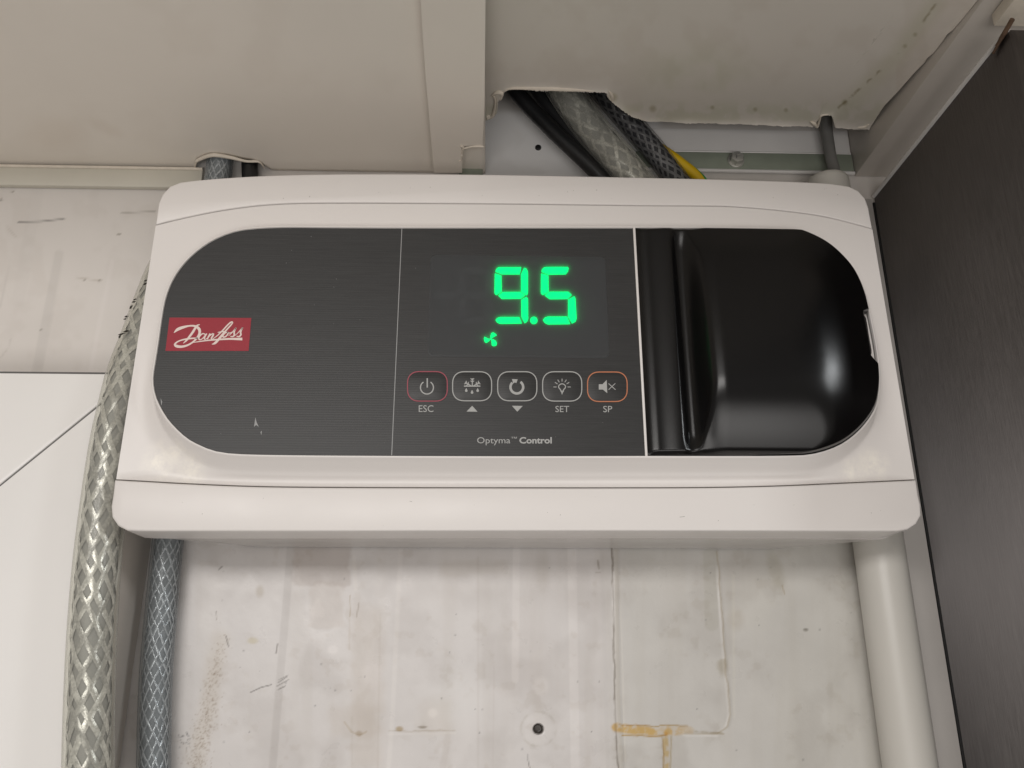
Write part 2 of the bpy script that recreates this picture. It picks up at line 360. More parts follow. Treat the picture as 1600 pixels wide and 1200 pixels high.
# --- back wall, lower part (dirty, with old outlines of things once mounted here)
def lower_wall():
    xs = np.arange(-.205, .2561, .00062); zs = np.arange(-.085, .092, .00062)
    XX, ZZ = np.meshgrid(xs, zs, indexing='ij'); V = np.stack([XX.ravel(), np.zeros(XX.size), ZZ.ravel()], 1)
    X, Y = pix(V); C = np.ones((len(V), 3)); H = np.zeros(len(V))
    n1 = vnoise(X, Y, 70, 5, 1); n2 = vnoise(X, Y, 16, 4, 2); n3 = vnoise(X * 3, Y * .22, 60, 4, 3)
    tintm(C, ss((n1 - .48) / .25), (.91, .903, .897))
    tintm(C, ss((n3 - .4) / .4), (.965, .96, .95))
    tintm(C, ss((n2 - .60) / .12) * ss((n1 - .4) / .2), (.945, .935, .92))
    tintm(C, ss((X - 930) / 60), (.945, .960, .935)); tintm(C, ss((X - 1120) / 160), (.95, .95, .935))
    wob = (n2 - .5) * 16
    def patch(x0, y0, x1, y1, rgb, soft=8):
        tintm(C, ss((X + wob - x0) / soft) * ss((x1 - X - wob) / soft) * ss((Y + wob - y0) / soft) * ss((y1 - Y - wob) / soft), rgb)
    patch(454, 820, 552, 918, (.84, .81, .79)); patch(480, 905, 540, 985, (.93, .91, .89)); patch(540, 940, 610, 1210, (.95, .93, .905), 20)
    patch(640, 1080, 720, 1160, (.95, .935, .91), 25); patch(505, 1090, 600, 1160, (.93, .91, .885), 20); patch(680, 870, 800, 905, (.95, .94, .92), 12)
    tintm(C, blob(X, Y, 500, 965, 24, 46, .4) * ss((n2 - .4) / .2), (1.07, 1.07, 1.07)); tintm(C, blob(X, Y, 580, 1052, 14, 22, .5), (1.07, 1.07, 1.08))
    tintm(C, blob(X, Y, 715, 1085, 40, 50, .6), (1.05, 1.06, 1.06)); tintm(C, blob(X, Y, 845, 1072, 12, 14, .4), (1.1, 1.1, 1.1))
    tintm(C, blob(X, Y, 676, 1114, 7, 7, .5), (1.12, 1.12, 1.12)); tintm(C, blob(X, Y, 520, 1015, 8, 7, .4), (1.1, 1.1, 1.1))
    tintm(C, blob(X, Y, 848, 890, 12, 30, .6), (.90, .89, .87)); tintm(C, blob(X, Y, 820, 1020, 40, 60, .7), (.95, .94, .935))
    for P, wd, rgb in (([(456, 830), (446, 960), (425, 1210)], 12, (.885, .88, .875)), ([(626, 860), (612, 1140), (606, 1210)], 7, (1.06, 1.06, 1.055)),
                       ([(553, 870), (556, 920)], 6, (1.06, 1.06, 1.05)), ([(807, 840), (805, 1062)], 11, (1.085, 1.085, 1.085)),
                       ([(893, 830), (899, 1210)], 14, (1.09, 1.09, 1.09)), ([(747, 870), (747, 1210)], 3, (.94, .93, .92)), ([(594, 960), (590, 1210)], 2, (.93, .92, .9)),
                       ([(550, 1120), (550, 1210)], 2, (.93, .92, .9)), ([(772, 1040), (770, 1210)], 2, (.95, .94, .93)), ([(700, 1150), (690, 1210)], 10, (.95, .94, .93)),
                       ([(1110, 866), (1112, 975)], 22, (.925, .925, .90)), ([(940, 860), (950, 1210)], 6, (.97, .97, .97))):
        tintm(C, seg(X, Y, P, wd, 3), rgb)
    # vertical joint and the rectangular outline with rust
    j = [(956, 845), (958, 960), (960, 1080), (966, 1210)]
    tintm(C, seg(X + (n2 - .5) * 4, Y, j, 2.6, 1.6) * (.55 + .45 * ss((vnoise(Y, Y * 0, 22, 3, 9) - .35) / .2)), (.46, .43, .39))
    tintm(C, seg(X, Y, [(962, 845), (965, 1080), (971, 1210)], 7, 2), (.90, .89, .86)); tintm(C, seg(X, Y, [(968, 900), (977, 1190)], 2, 2), (1.1, 1.1, 1.08))
    H += .0005 * seg(X, Y, [(962, 845), (965, 1080), (971, 1210)], 9, 4)
    o = [(1121, 862), (1125, 931), (1134, 1045), (1138, 1084), (1141, 1118), (1136, 1136), (1121, 1147), (1070, 1146)]
    tintm(C, seg(X + (n2 - .5) * 5, Y, o, 2.2, 2), (.82, .77, .68)); tintm(C, seg(X, Y, [(1146, 900), (1147, 1120)], 4, 4), (1.05, 1.05, 1.03))
    tintm(C, blob(X, Y, 1129, 1040, 8, 14, .6) * ss((n2 - .35) / .2), (.78, .75, .68)); H += .0003 * seg(X, Y, o, 5, 4)
    r1 = seg(X, Y + (n2 - .5) * 8, [(962, 1138), (1000, 1141), (1046, 1143), (1078, 1141)], 13, 5)
    n4 = vnoise(X, Y, 9, 4, 31); tintm(C, r1 * (.25 + .75 * ss((n4 - .35) / .25)) * (.35 + .65 * ss((1085 - X) / 50)), (.95, .66, .26)); tintm(C, seg(X, Y + (n2 - .5) * 6, [(968, 1134), (1075, 1134)], 1.8, 1.6), (.70, .52, .28))
    tintm(C, seg(X, Y + (n2 - .5) * 6, [(972, 1149), (1040, 1150)], 2.4, 2), (.74, .52, .24)); tintm(C, seg(X, Y + (n2 - .5) * 3, [(1078, 1142), (1130, 1147)], 3, 2) * ss((n2 - .3) / .3), (.72, .66, .55))
    dr = seg(X + (n2 - .5) * 4, Y, [(1040, 1148), (1041, 1170), (1040, 1215)], 9, 4); tintm(C, dr * (.3 + .7 * ss((n4 - .3) / .3)), (.93, .74, .42))
    tintm(C, seg(X + (n2 - .5) * 4, Y, [(1035, 1150), (1037, 1180), (1036, 1215)], 2, 2), (.70, .55, .33)); tintm(C, seg(X, Y, [(1049, 1150), (1047, 1215)], 2, 2), (.78, .68, .5))
    # residue line, crescents, drips
    tintm(C, seg(X, Y + (n2 - .5) * 5, [(608, 1141), (640, 1143), (711, 1141)], 2.2, 2) * ss((n2 - .25) / .3), (.80, .76, .70)); tintm(C, seg(X, Y, [(606, 1147), (712, 1146)], 2, 2), (1.07, 1.07, 1.06))
    tintm(C, blob(X, Y, 624, 1139, 6, 4, .4) * ss((n2 - .35) / .15), (.68, .58, .42)); tintm(C, blob(X, Y, 660, 1136, 7, 2, .4) * ss((n2 - .4) / .15), (.5, .46, .4))
    tintm(C, seg(X + (n2 - .5) * 5, Y, [(538, 1128), (548, 1143), (560, 1149), (573, 1143)], 2.5, 2), (.84, .79, .7)); tintm(C, blob(X, Y, 561, 1146, 5, 4, .5), (.75, .69, .6))
    for P, wd, rgb in (([(547, 930), (547, 963)], 1.6, (.78, .73, .64)), ([(561, 942), (557, 964)], 1.8, (.72, .69, .65)), ([(546, 968), (546, 1015)], 3, (.92, .90, .87)), ([(825, 1178), (825, 1188), (829, 1206)], 1.5, (.45, .44, .43)),
                       ([(391, 1082), (408, 1074), (424, 1070)], 1.5, (.30, .29, .28)), ([(434, 1067), (449, 1057)], 1.3, (.40, .39, .38)), ([(433, 1072), (451, 1062)], 1.3, (.45, .43, .42)), ([(435, 1077), (446, 1072)], 1.5, (.35, .34, .33)), ([(436, 1062), (450, 1055)], 1.2, (.5, .49, .48)),
                       ([(431, 1021), (434, 1006)], 2, (.42, .40, .38)), ([(353, 994), (357, 1010)], 1.9, (.45, .43, .41)), ([(338, 955), (338, 968)], 1.4, (.6, .58, .55)), ([(342, 890), (347, 885)], 1.8, (.45, .43, .41)),
                       ([(934, 876), (936, 888)], 3, (.66, .64, .60)), ([(931, 895), (938, 895)], 1.4, (.72, .7, .66)), ([(1222, 915), (1226, 928)], 2, (.82, .75, .66))):
        tintm(C, seg(X, Y, P, wd, 1.3), rgb)
    tintm(C, blob(X, Y, 1212, 890, 11, 34, .5, -15), (.90, .89, .85)); tintm(C, blob(X, Y, 1181, 940, 26, 46, .6), (1.04, 1.04, 1.03)); tintm(C, blob(X, Y, 1259, 984, 4, 2.4, .4), (.5, .49, .46))
    tintm(C, blob(X, Y, 406, 924, 6, 9, .6), (.82, .79, .73)); tintm(C, blob(X, Y, 395, 1001, 8, 5, .5), (.90, .86, .72)); tintm(C, blob(X, Y, 1150, 968, 12, 16, .6), (.94, .92, .89))
    # speckled dirt running down the left side
    k = 900
    for i in range(k):
        tt = rng.random() ** .6; cx = 350 - 46 * tt + rng.normal() * (4 + 8 * tt); cy = 985 + 225 * tt
        r = .5 + .9 * rng.random() ** 3
        m_ = np.abs(X - cx) + np.abs(Y - cy) < 8; C[m_] *= 1 - (.34 * np.exp(-((X[m_] - cx) ** 2 + (Y[m_] - cy) ** 2) / (r * r)))[:, None] * np.array([.8, .95, 1.1])
    for i in range(70):
        cx, cy = (288 + rng.normal() * 7, 1156 + rng.normal() * 6) if i < 24 else (rng.uniform(290, 1330), rng.uniform(870, 1205))
        r = .6 + .8 * rng.random(); m_ = np.abs(X - cx) + np.abs(Y - cy) < 8
        C[m_] *= 1 - (.6 * np.exp(-((X[m_] - cx) ** 2 + (Y[m_] - cy) ** 2) / (r * r)))[:, None]
    tintm(C, seg(X + (n2 - .5) * 10, Y, [(345, 1000), (304, 1205)], 26, 22), (.96, .94, .90))
    # dished spot round the screw hole
    dh = np.hypot(X - 841, Y - 1139); tintm(C, 1 - ss((dh - 18) / 10), (1.04, 1.04, 1.04)); tintm(C, np.exp(-((dh - 27) / 2) ** 2) * ss((n2 - .35) / .2), (.88, .87, .84))
    H += .00008 * (1 - ss((dh - 18) / 10)); m_ = dh < 8.5
    H -= .004 * (1 - ss((dh - 6.5) / 2.2)); tintm(C, (1 - ss((dh - 7.5) / 2)), (.10, .09, .08))
    V[:, 1] -= H
    o = grid_obj('back_wall', V, len(xs), len(zs), M['wall'], np.clip(C, 0, 1.25)); tag(o, kind='structure')
    return o
lower_wall()
def upper_wall():
    xs = np.arange(-.62, .3301, .0013); zs = np.arange(.0921, .421, .0013)
    XX, ZZ = np.meshgrid(xs, zs, indexing='ij'); V = np.stack([XX.ravel(), np.zeros(XX.size), ZZ.ravel()], 1)
    X, Y = pix(V); C = np.ones((len(V), 3)); n2 = vnoise(X, Y, 30, 4, 5)
    tintm(C, ss((n2 - .5) / .2), (.965, .96, .955))
    for P, wd, rgb, s in (([(92, 398), (57, 585)], 15, (.91, .91, .91), 3), ([(175, 408), (140, 585)], 6, (1.04, 1.04, 1.05), 3), ([(16, 400), (0, 480)], 2, (.9, .9, .9), 2), ([(58, 300), (28, 470)], 20, (.975, .975, .975), 4),
                          ([(28, 347), (64, 346), (100, 342)], 2.2, (.42, .42, .42), 2.4), ([(190, 333), (243, 330)], 2, (.66, .65, .63), 2.4), ([(118, 433), (158, 439)], 2.2, (.84, .82, .79), 2), ([(10, 352), (24, 370)], 2, (.87, .86, .84), 2), ([(0, 560), (12, 545), (16, 530)], 2, (.87, .86, .85), 2)):
        tintm(C, seg(X, Y, P, wd, s), rgb)
    tintm(C, ss((X - 745) / 6) * ss((1040 - X) / 20) * ss((300 - Y) / 5) * ss((Y - 168) / 14), (1.27, 1.32, 1.37))  # bluish white area, brightened in colour to make up for blocked light
    for cx, cy in ((132, 437), (156, 439), (64, 516), (186, 366), (2, 312), (20, 300)): tintm(C, blob(X, Y, cx, cy, 2.6, 1.8, .4), (.55, .53, .5))
    tag(grid_obj('back_wall', V, len(xs), len(zs), M['wall_up'], C), kind='structure')
upper_wall()
tag(box('back_wall', (-.62, -.001, -.5), (-.2052, .03, .0918), M['panel'], bevel=0), kind='structure')
tag(box('back_wall', (.2563, -.001, -.5), (.33, .03, .0918), M['panel'], bevel=0), kind='structure')

ZL, ZR, ZT = .3154, .3545, .318
# --- left ceiling sheet
def left_ceiling():
    xs = np.linspace(-.75, -.0045, 150); e = np.linspace(-.46, -.0006, 160)
    hx = [at(p, 268, y=0)[0] for p in (308, 318, 345, 370, 395, 412, 417)]
    UU, VV = np.meshgrid(xs, e, indexing='ij')
    # the back edge is cut and curled up over the hose hole
    hc = [0, .012, .018, .016, .0115, .0115, 0]; cut = np.interp(UU, hx, hc)
    Yv = np.minimum(VV, -.0006) - cut * ss((VV + .05) / .05)
    sag = .0012 * vnoise(UU + 5, VV + 5, .16, 2, 4)
    V = np.stack([UU.ravel(), Yv.ravel(), (ZL + sag - .0012 * ss((VV + .02) / .02) * 0).ravel()], 1)
    X, Y = pix(V); C = np.ones((len(V), 3)); n = vnoise(X, Y, 60, 4, 6)
    tintm(C, ss((n - .5) / .2), (.975, .97, .965))
    tintm(C, blob(X, Y, 85, 208, 40, 24, .6), (.965, .95, .935)); tintm(C, blob(X, Y, 165, 200, 28, 8, .6, 25), (.95, .935, .92))
    o = grid_obj('ceiling', V, len(xs), len(e), M['ceil'], C, flip=True); tag(o, kind='structure')
    m = o.modifiers.new('thick', 'SOLIDIFY'); m.thickness = .0012; m.offset = -1
left_ceiling()
# dark box added over the ceilings to keep light out of the void
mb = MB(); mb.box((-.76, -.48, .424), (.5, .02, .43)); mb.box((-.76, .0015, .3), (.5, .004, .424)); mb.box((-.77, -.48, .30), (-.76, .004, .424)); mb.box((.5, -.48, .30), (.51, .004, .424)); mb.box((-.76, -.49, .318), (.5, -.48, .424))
tag(mb.build('void_light_blocker', M['void'], smooth=False), kind='structure')
# cover strip on the ceiling, its corner cut away
def wq(px, py, z): q = at(px, py, z=z); return (q[0], min(q[1], -.0008))
zs_ = .3105
st = [wq(655, -40, zs_), wq(660, 50, zs_), wq(666, 130, zs_), wq(678, 270, zs_), wq(722, 270, zs_), wq(723, 240, zs_), wq(720, 229, zs_), wq(738, 227, zs_), wq(754, 228, zs_), wq(757, 160, zs_), wq(759, -40, zs_)]
yfar = -.45
st[0] = (st[1][0] + (st[0][0] - st[1][0]), st[0][1]); V = [(a, b, zs_) for a, b in st] + [(a, b, zs_ + .004) for a, b in st]; N = len(st)
t_ = thing('ceiling_strip', 'cream joint strip on the ceiling with a cut off corner above the control unit', 'trim strip', (st[4][0], -.01, zs_))
obj('strip', V, [tuple(range(N))] + [tuple(range(N, 2 * N))[::-1]] + [(k, N + k, N + (k + 1) % N, (k + 1) % N) for k in range(N)], M['strip'], t_, sharp=30)
mb = MB()
for P, r in (([(719, 228), (724, 231), (722, 240)], .0007), ([(722, 233), (738, 229), (756, 229)], .0006), ([(722, 244), (721, 250), (717, 252)], .0004)):
    mb.add(*tube(catmull([at(a, b, z=zs_ - .0003) for a, b in P], 5), r, 7))
mb.build('curled_edge', M['cream'], t_)
q0 = at(718, 262, y=-.0035); q1 = at(756, 231, y=-.0035)
box('corner_bracket', (q0[0], -.006, ZL - .02), (q1[0] - .0005, -.0015, .332), M['green'], t_)

ZR0, SL = .339, .112                                    # the right sheet sags towards the room
def atS(px, py, dz=0.):
    d = R @ np.array([px - 800, 600 - py, -FOC]); tt = (ZR0 + dz + SL * CAM[1] - CAM[2]) / (d[2] - SL * d[1]); return CAM + tt * d
# --- right ceiling sheet with its torn edges
def right_ceiling():
    E = [(758, 186), (770, 182), (776, 172), (774, 158), (782, 150), (788, 141), (800, 138.5), (850, 139), (900, 141), (935, 141), (950, 142), (954, 152), (962, 160), (985, 178), (1008, 187), (1040, 189), (1100, 191), (1180, 192), (1262, 195), (1270, 197), (1274, 188), (1279, 182), (1290, 178), (1303, 178), (1305, 196), (1340, 199), (1357, 198)]
    Q = np.array([atS(a, b)[:2] for a, b in E]); Q[:, 0] = np.maximum.accumulate(Q[:, 0] + np.arange(len(Q)) * 1e-6)
    T = [(1357, 198), (1364, 188), (1380, 163), (1402, 140), (1408, 133), (1428, 110), (1443, 95), (1447, 88), (1460, 80), (1471, 62), (1479, 50), (1489, 44), (1495, 36), (1513, 15), (1530, -8), (1560, -50), (1700, -240)]
    W = np.array([atS(a, b)[:2] for a, b in T]); W = W[np.argsort(W[:, 1])]; W[:, 0] = np.minimum(W[:, 0] + .0003, .2421)
    nu, nv = 460, 340; x0 = -.009; xb = np.interp(Q[-1, 1], W[:, 1], W[:, 0])
    u = np.linspace(0, 1, nu); v = 1 - np.linspace(1, 0, nv) ** 1.6; UU, VV = np.meshgrid(u, v, indexing='ij')
    xa = x0 + UU * (xb - x0); ye = np.interp(xa, Q[:, 0], Q[:, 1]); yb = np.minimum(ye, -.0012); yf = -.46
    ym = yf + VV * (yb - yf); xr = np.interp(ym, W[:, 1], W[:, 0]); xx = x0 + UU * (xr - x0)
    ym = ym + ss((VV - .9) / .1) * (rng.random((nu, 1)) - .5) * .0007
    zz = ZR0 + SL * ym + .0015 * (vnoise(UU * 9, VV * 9, 3, 2, 8) - .5) - .0014 * np.exp(-(yb - ym) / .003) * (.4 + 1.2 * vnoise(xa * 1000, xa * 0, 14, 3, 21)) - .001 * np.exp(-(xr - xx) / .003)
    V = np.stack([xx.ravel(), ym.ravel(), zz.ravel()], 1); X, Y = pix(V); C = np.ones((len(V), 3))
    C *= .84; n = vnoise(X, Y, 55, 4, 11); n2 = vnoise(X, Y, 14, 4, 12)  # whole sheet tinted darker, its dimmer light put into the colour
    tintm(C, ss((n - .5) / .2), (.96, .95, .94))
    tintm(C, blob(X, Y, 1090, 120, 75, 45, .8) * ss((n - .35) / .3), (.93, .955, .90)); tintm(C, ss((Y - 150) / 25) * ss((195 - Y) / 10) * ss((n2 - .3) / .3), (.90, .92, .86))
    tintm(C, seg(X, Y, [(1330, 160), (1400, 90), (1462, 5)], 26, 26), (.90, .91, .85)); tintm(C, seg(X + (n2 - .5) * 9, Y, [(1312, 168), (1415, 75), (1462, 8)], 3.5, 3) * ss((n2 - .5) / .12), (.62, .58, .50))
    tintm(C, (X > 1400) * 1. * ss((X - (1415 - (Y - 75) * .75)) / 10), (.97, .95, .94))
    for cx, cy, r in ((1020, 170, 5), (1113, 168, 3), (1180, 171, 3), (1228, 172, 3), (958, 152, 6), (1320, 160, 4), (1430, 54, 3), (1414, 72, 3)): tintm(C, blob(X, Y, cx, cy, r, r, .7), (.70, .68, .58))
    o = grid_obj('ceiling', V, nu, nv, M['ceil'], C, flip=True); tag(o, kind='structure')
    m = o.modifiers.new('thick', 'SOLIDIFY'); m.thickness = .0009; m.offset = -1
right_ceiling()
t_ = thing('torn_edge', 'cream curl of torn ceiling sheet over the big cable hole', 'torn edge', atS(870, 139))
mb = MB()
for P, rr in (([(783, 148), (795, 139), (830, 138), (870, 139), (915, 141), (950, 142)], (.0003, .0006, .0010, .0012, .0008, .0004)), ([(950, 141), (956, 149), (957, 157)], (.0004, .0009, .0006)), ([(768, 150), (776, 145), (784, 146), (782, 156)], (.0004, .0010, .0012, .0005)), ([(761, 183), (770, 180), (774, 160), (772, 150)], (.0016, .0011, .0007, .0006))):
    C_ = catmull([np.r_[atS(a, b, -.0006), r] for (a, b), r in zip(P, rr)], 6); mb.add(*tube(C_[:, :3], C_[:, 3] * (1 + .12 * rng.random(len(C_))), 8))
mb.build('curl', M['cream'], t_)
t_ = thing('torn_edge', 'small white flap of torn ceiling sheet beside the thin grey cable', 'torn edge', atS(1275, 190))
mb = MB(); 
for P, rr in (([(1266, 190), (1272, 193), (1277, 198), (1280, 190), (1283, 181), (1294, 179)], (.0003, .0011, .0009, .0007, .0007, .0004)), ([(1340, 199), (1351, 198), (1357, 194)], (.0004, .0012, .0006))):
    C_ = catmull([np.r_[atS(a, b, -.0010), r] for (a, b), r in zip(P, rr)], 6); MB().add(*tube(C_[:, :3], C_[:, 3], 8)).build('flap', M['cream'], t_)
t_ = thing('torn_edge', 'cream lip curled up over the hose hole left of the control unit', 'torn edge', at(360, 262, y=-.01))
P = [(306, 253), (316, 247), (332, 243), (350, 246), (366, 251), (380, 256), (394, 257), (404, 260), (415, 262)]
rr = (.0004, .0009, .0014, .0016, .0015, .0011, .0009, .0008, .0005)
hx_ = [at(p, 268, y=0)[0] for p in (306, 312, 320, 345, 370, 392, 412, 416)]; hy_ = [.0015, .008, .0125, .018, .016, .012, .0112, .004]
C_ = catmull([(a, -b - .0004, ZL - .0004, r) for a, b, r in zip(hx_, hy_, (.0003, .0007, .0011, .0013, .0012, .0009, .0007, .0003))], 8)
mb = MB().add(*tube(C_[:, :3], C_[:, 3], 10)); mb.build('lip', M['cream'], t_)

# --- trims round the right ceiling
xL = at(1350, 240, y=0)[0]
t_ = thing('wall_rail', 'white rail along the wall under the torn right ceiling edge', 'rail', (.12, -.002, .3347))
MB().box((.100, -.0012, .3353), (.2420, -.0002, .3535)).build('rail_face', M['rail'], t_, bevel=0)
V, F = tube([(.100, -.0013, .3353), (.2420, -.0013, .3350)], .0009, 8); obj('rail_lip', V, F, M['rail'], t_)
t_ = thing('mounting_strip', 'grey green steel strip on the wall behind the hoses, held by a hex bolt', 'bracket', (.12, -.003, .32))
b0 = at(1062, 238, y=-.003)[0]
MB().box((.096, -.003, .3205), (.2420, -.0003, .3340)).build('strip', M['green'], t_, bevel=.0004)
V, F = tube([(.096, -.0026, .3200), (.2420, -.0026, .3195)], .0013, 8); obj('strip_lip', V, F, M['rail'], t_)
bc = at(1150, 250, y=-.004)
cyl = lambda y0, y1, r, n, rot=0: plate([(bc[0] + r * math.cos(2 * math.pi * k / n + rot), bc[2] + r * math.sin(2 * math.pi * k / n + rot)) for k in range(n)], y0, y1, .0004)
b_ = thing('hex_bolt', 'zinc hex bolt with round washer on the grey green strip', 'bolt', (bc[0], -.003, bc[2]))
V, F = cyl(-.003, -.0042, .0056, 28); obj('washer', V, F, M['bolt'], b_)
V, F = cyl(-.0043, -.0085, .0043, 6, .3); obj('head', V, F, M['bolt'], b_, sharp=20)
mk = MB(); V, F = tube([(bc[0] - .001, -.0086, bc[2] - .0018), (bc[0] - .001, -.0086, bc[2] + .0018)], .0003, 6); mk.add(V, F)
for dz in (.0018, 0): V, F = tube([(bc[0] - .001, -.0086, bc[2] + dz), (bc[0] + .0013, -.0086, bc[2] + dz)], .0003, 6); mk.add(V, F)
mk.build('head_mark', M['gcable'], b_)
t_ = thing('ceiling_channel', 'beige box trim running along the ceiling over the steel panel', 'trim', (.26, -.1, ZT))
ye_ = at(1560, 4, z=ZT)[1]
MB().box((.2425, -.46, ZT), (.30, -.0005, ZR + .004)).build('channel', M['trim'], t_, bevel=.0011)
q = at(1575, 20, z=ZT - .003)
MB().box((q[0] - .006, q[1] - .10, ZT - .008), (.31, q[1] + .004, ZT - .0008)).build('end_cap', M['cream'], t_, bevel=.0008)
rs = MB()
for a, b, r in ((1577, 42, .0012), (1572, 50, .0011), (1566, 60, .0009), (1560, 72, .0007)):
    p = at(a, b, x=.2515); rs.add(*tube([p + np.array([-.0006, -.004, .001]), p + np.array([-.0006, .004, -.001])], r, 8))
rs.build('rust_patch', M['rust'], t_)
# wall angle under the left ceiling
t_ = thing('wall_angle', 'cream angle trim between the left ceiling and the wall', 'trim', (-.3, -.002, .3004))
xe = at(316, 280, y=-.003)[0]
MB().box((-.75, -.0042, .3000), (xe, -.0004, .3142)).build('leg', M['angle'], t_, bevel=.0006)
V, F = tube([(-.75, -.0046, .3141), (xe, -.0046, .3138)], .0010, 10); obj('bead', V, F, M['cream'], t_)
# screw on the wall over the control unit
p = at(841, 230, y=-.001); s_ = thing('wall_screw', 'small black screw head on the wall behind the big hoses', 'screw', p)
V, F = plate([(p[0] + .0021 * math.cos(a), p[2] + .0021 * math.sin(a)) for a in np.linspace(0, 6.283, 16, False)], -.0002, -.0014, .0006); obj('head', V, F, M['rubber'], s_)

# ------------------------------------------------------------------ left sheet panel, steel panel, conduit
PY = -.041
def zx(px, py): q = at(px, py, y=PY); return np.array([q[0], q[2]])
tl = zx(0, 583); A0 = zx(0, 758); A1 = zx(162, 627); xr = -.1885; ztop = zx(80, 583.5)[1]
k_ = (A1[1] - A0[1]) / (A1[0] - A0[0]); dl = lambda x: A0[1] + k_ * (x - A0[0])
t_ = thing('cover_panel', 'white sheet metal cover left of the hoses with a diagonal joint', 'panel', (-.3, PY, -.1))
g_ = .0006; x0 = -.7
xi = min(xr, A0[0] + (ztop - .001 - A0[1]) / k_)
up_ = [(x0, dl(x0) + g_), (xi - .003, dl(xi - .003) + g_), (xi - .003, ztop), (x0, ztop)]
lo_ = [(x0, -.5), (xr, -.5), (xr, ztop), (xi, ztop), (xi, dl(xi) - g_), (x0, dl(x0) - g_)]
def fine(O, n=40): return resample(O, n * 4, True)
for nm, O in (('upper_sheet', up_), ('lower_sheet', lo_)):
    V, F = plate(O, PY + .002, PY, .0005, 2); obj(nm, V, F, M['panel'], t_)
ja, jb = np.array([x0, dl(x0)]), np.array([xi - .0005, dl(xi - .0005)]); nrm = np.array([-(jb - ja)[1], (jb - ja)[0]]); nrm = nrm / np.linalg.norm(nrm) * .003
V, F = plate([ja - nrm, jb - nrm, jb + nrm, ja + nrm], PY + .0020, PY + .0006, .0001, 1); obj('joint_shade_strip', V, F, M['dark_strip'], t_)  # dark strip added behind the joint so the gap reads dark
MB().box((x0, PY + .0006, ztop + .0001), (xr, PY + .003, ztop + .0011)).build('top_dark_strip', M['dark_strip'], t_, bevel=0)  # thin dark strip along the top edge
MB().box((x0, PY + .0021, -.5), (xr - .0012, -.0012, ztop - .001)).build('return_flange', M['trim'], t_, bevel=0)

XS = .2522
t_ = thing('steel_panel', 'dark brushed steel side panel right of the control unit', 'panel', (XS, -.2, -.1))
zs_top = .301
MB().box((XS, -.156, -.6), (XS + .012, -.0032, zs_top)).build('sheet', M['steel'], t_, bevel=.0005)
ms_ = bpy.data.objects['sheet'].data; uv_ = ms_.uv_layers.new(name='grain')
for lp in ms_.loops: c_ = ms_.vertices[lp.vertex_index].co; uv_.data[lp.index].uv = (c_[1] + .3 * c_[0], c_[2])
V, F = tube([(XS - .0002, -.156, zs_top), (XS - .0002, -.004, zs_top)], .0014, 8); obj('folded_edge', V, F, M['rail'], t_)
MB().box((XS - .0009, -.0031, -.6), (XS + .006, -.0012, zs_top - .004)).build('dark_strip', M['rubber'], t_, bevel=0)  # black strip added in place of the shadow in the wall gap
t_ = thing('corner_strip', 'flat white strip between the conduit and the steel panel', 'trim', (.246, -.002, -.1))
MB().box((.2375, -.0024, -.4), (XS - .0011, -.0012, .30)).build('strip', M['greyrail'], t_, bevel=.0003)
cx0 = at(1337, 860, y=-.0148)[0]; cx1 = at(1413, 860, y=-.0148)[0]; cr = (cx1 - cx0) / 2 * .985; cxm = (cx0 + cx1) / 2
ptop = at(1310, 279, y=-.016)[2]
t_ = thing('conduit', 'white plastic conduit pipe standing upright behind the right end of the control unit', 'pipe', (cxm, -cr - .001, -.3))
zz = [-.4, -.2, 0, .1, .2, ptop - .004, ptop - .0012, ptop]; V, F = tube([(cxm, -cr - .0006, z) for z in zz], [cr] * 5 + [cr, cr * .97, cr * .90], 40); obj('pipe', V, F, M['pvc'], t_)

# ------------------------------------------------------------------ hoses and cables
def braided(name, label, P, r, nst, turns, bw, mats, seg_len, bare=False, cat='hose', group=None):
    C_ = resample(catmull(P, 14), seg_len); T, A, B = frames(C_); core, br, jk = mats
    t_ = thing(name, label, cat, C_[0], group)
    V, F = tube(C_, r * .80, 24); obj('core', V, F, core, t_)
    L = np.r_[0, np.cumsum(np.linalg.norm(np.diff(C_, axis=0), axis=1))]; rng2 = np.random.default_rng(3)
    for d in (1, -1):
        for k in range(nst):
            V = []; F = []; ph = 2 * math.pi * k / nst + (.13 if d > 0 else 0) + rng2.normal() * .05; wv_ = bw * rng2.uniform(.85, 1.15)
            for i in range(len(C_)):
                a = ph + d * L[i] * turns + .05 * math.sin(L[i] * 190 + k * 2.1); dirw = 1 / max(r * .82, 1e-6)
                rb = r * (.835 + .022 * d * math.sin(nst * (ph + 0) + L[i] * turns * nst + (0 if d > 0 else math.pi)))
                for j, o_ in enumerate((-1, -.35, .35, 1)):
                    aa = a + o_ * wv_ / 2 * dirw; rr_ = rb + (r * .012 if abs(o_) < .9 else 0)
                    V.append(C_[i] + rr_ * (math.cos(aa) * A[i] + math.sin(aa) * B[i]))
            for i in range(len(C_) - 1):
                for j in range(3): F.append((i * 4 + j, i * 4 + j + 1, (i + 1) * 4 + j + 1, (i + 1) * 4 + j))
            obj('braid_strand', V, F, br, t_, sharp=180)
    V, F = tube(C_, r, 32, cap=False); obj('jacket', V, F, jk, t_, sharp=180)
    return t_, C_
h1p = [at(137, 1310, y=-.0527), at(138, 1200, y=-.0527), at(140, 1095, y=-.0527), at(144, 990, y=-.0527), at(151.5, 885, y=-.0527), at(161, 800, y=-.0527), at(175, 700, y=-.0525), at(190, 628, y=-.050), at(202, 581, y=-.046), at(222, 527, y=-.039), at(256, 434, y=-.026), at(285, 385, y=-.018), at(305, 340, y=-.0150)]
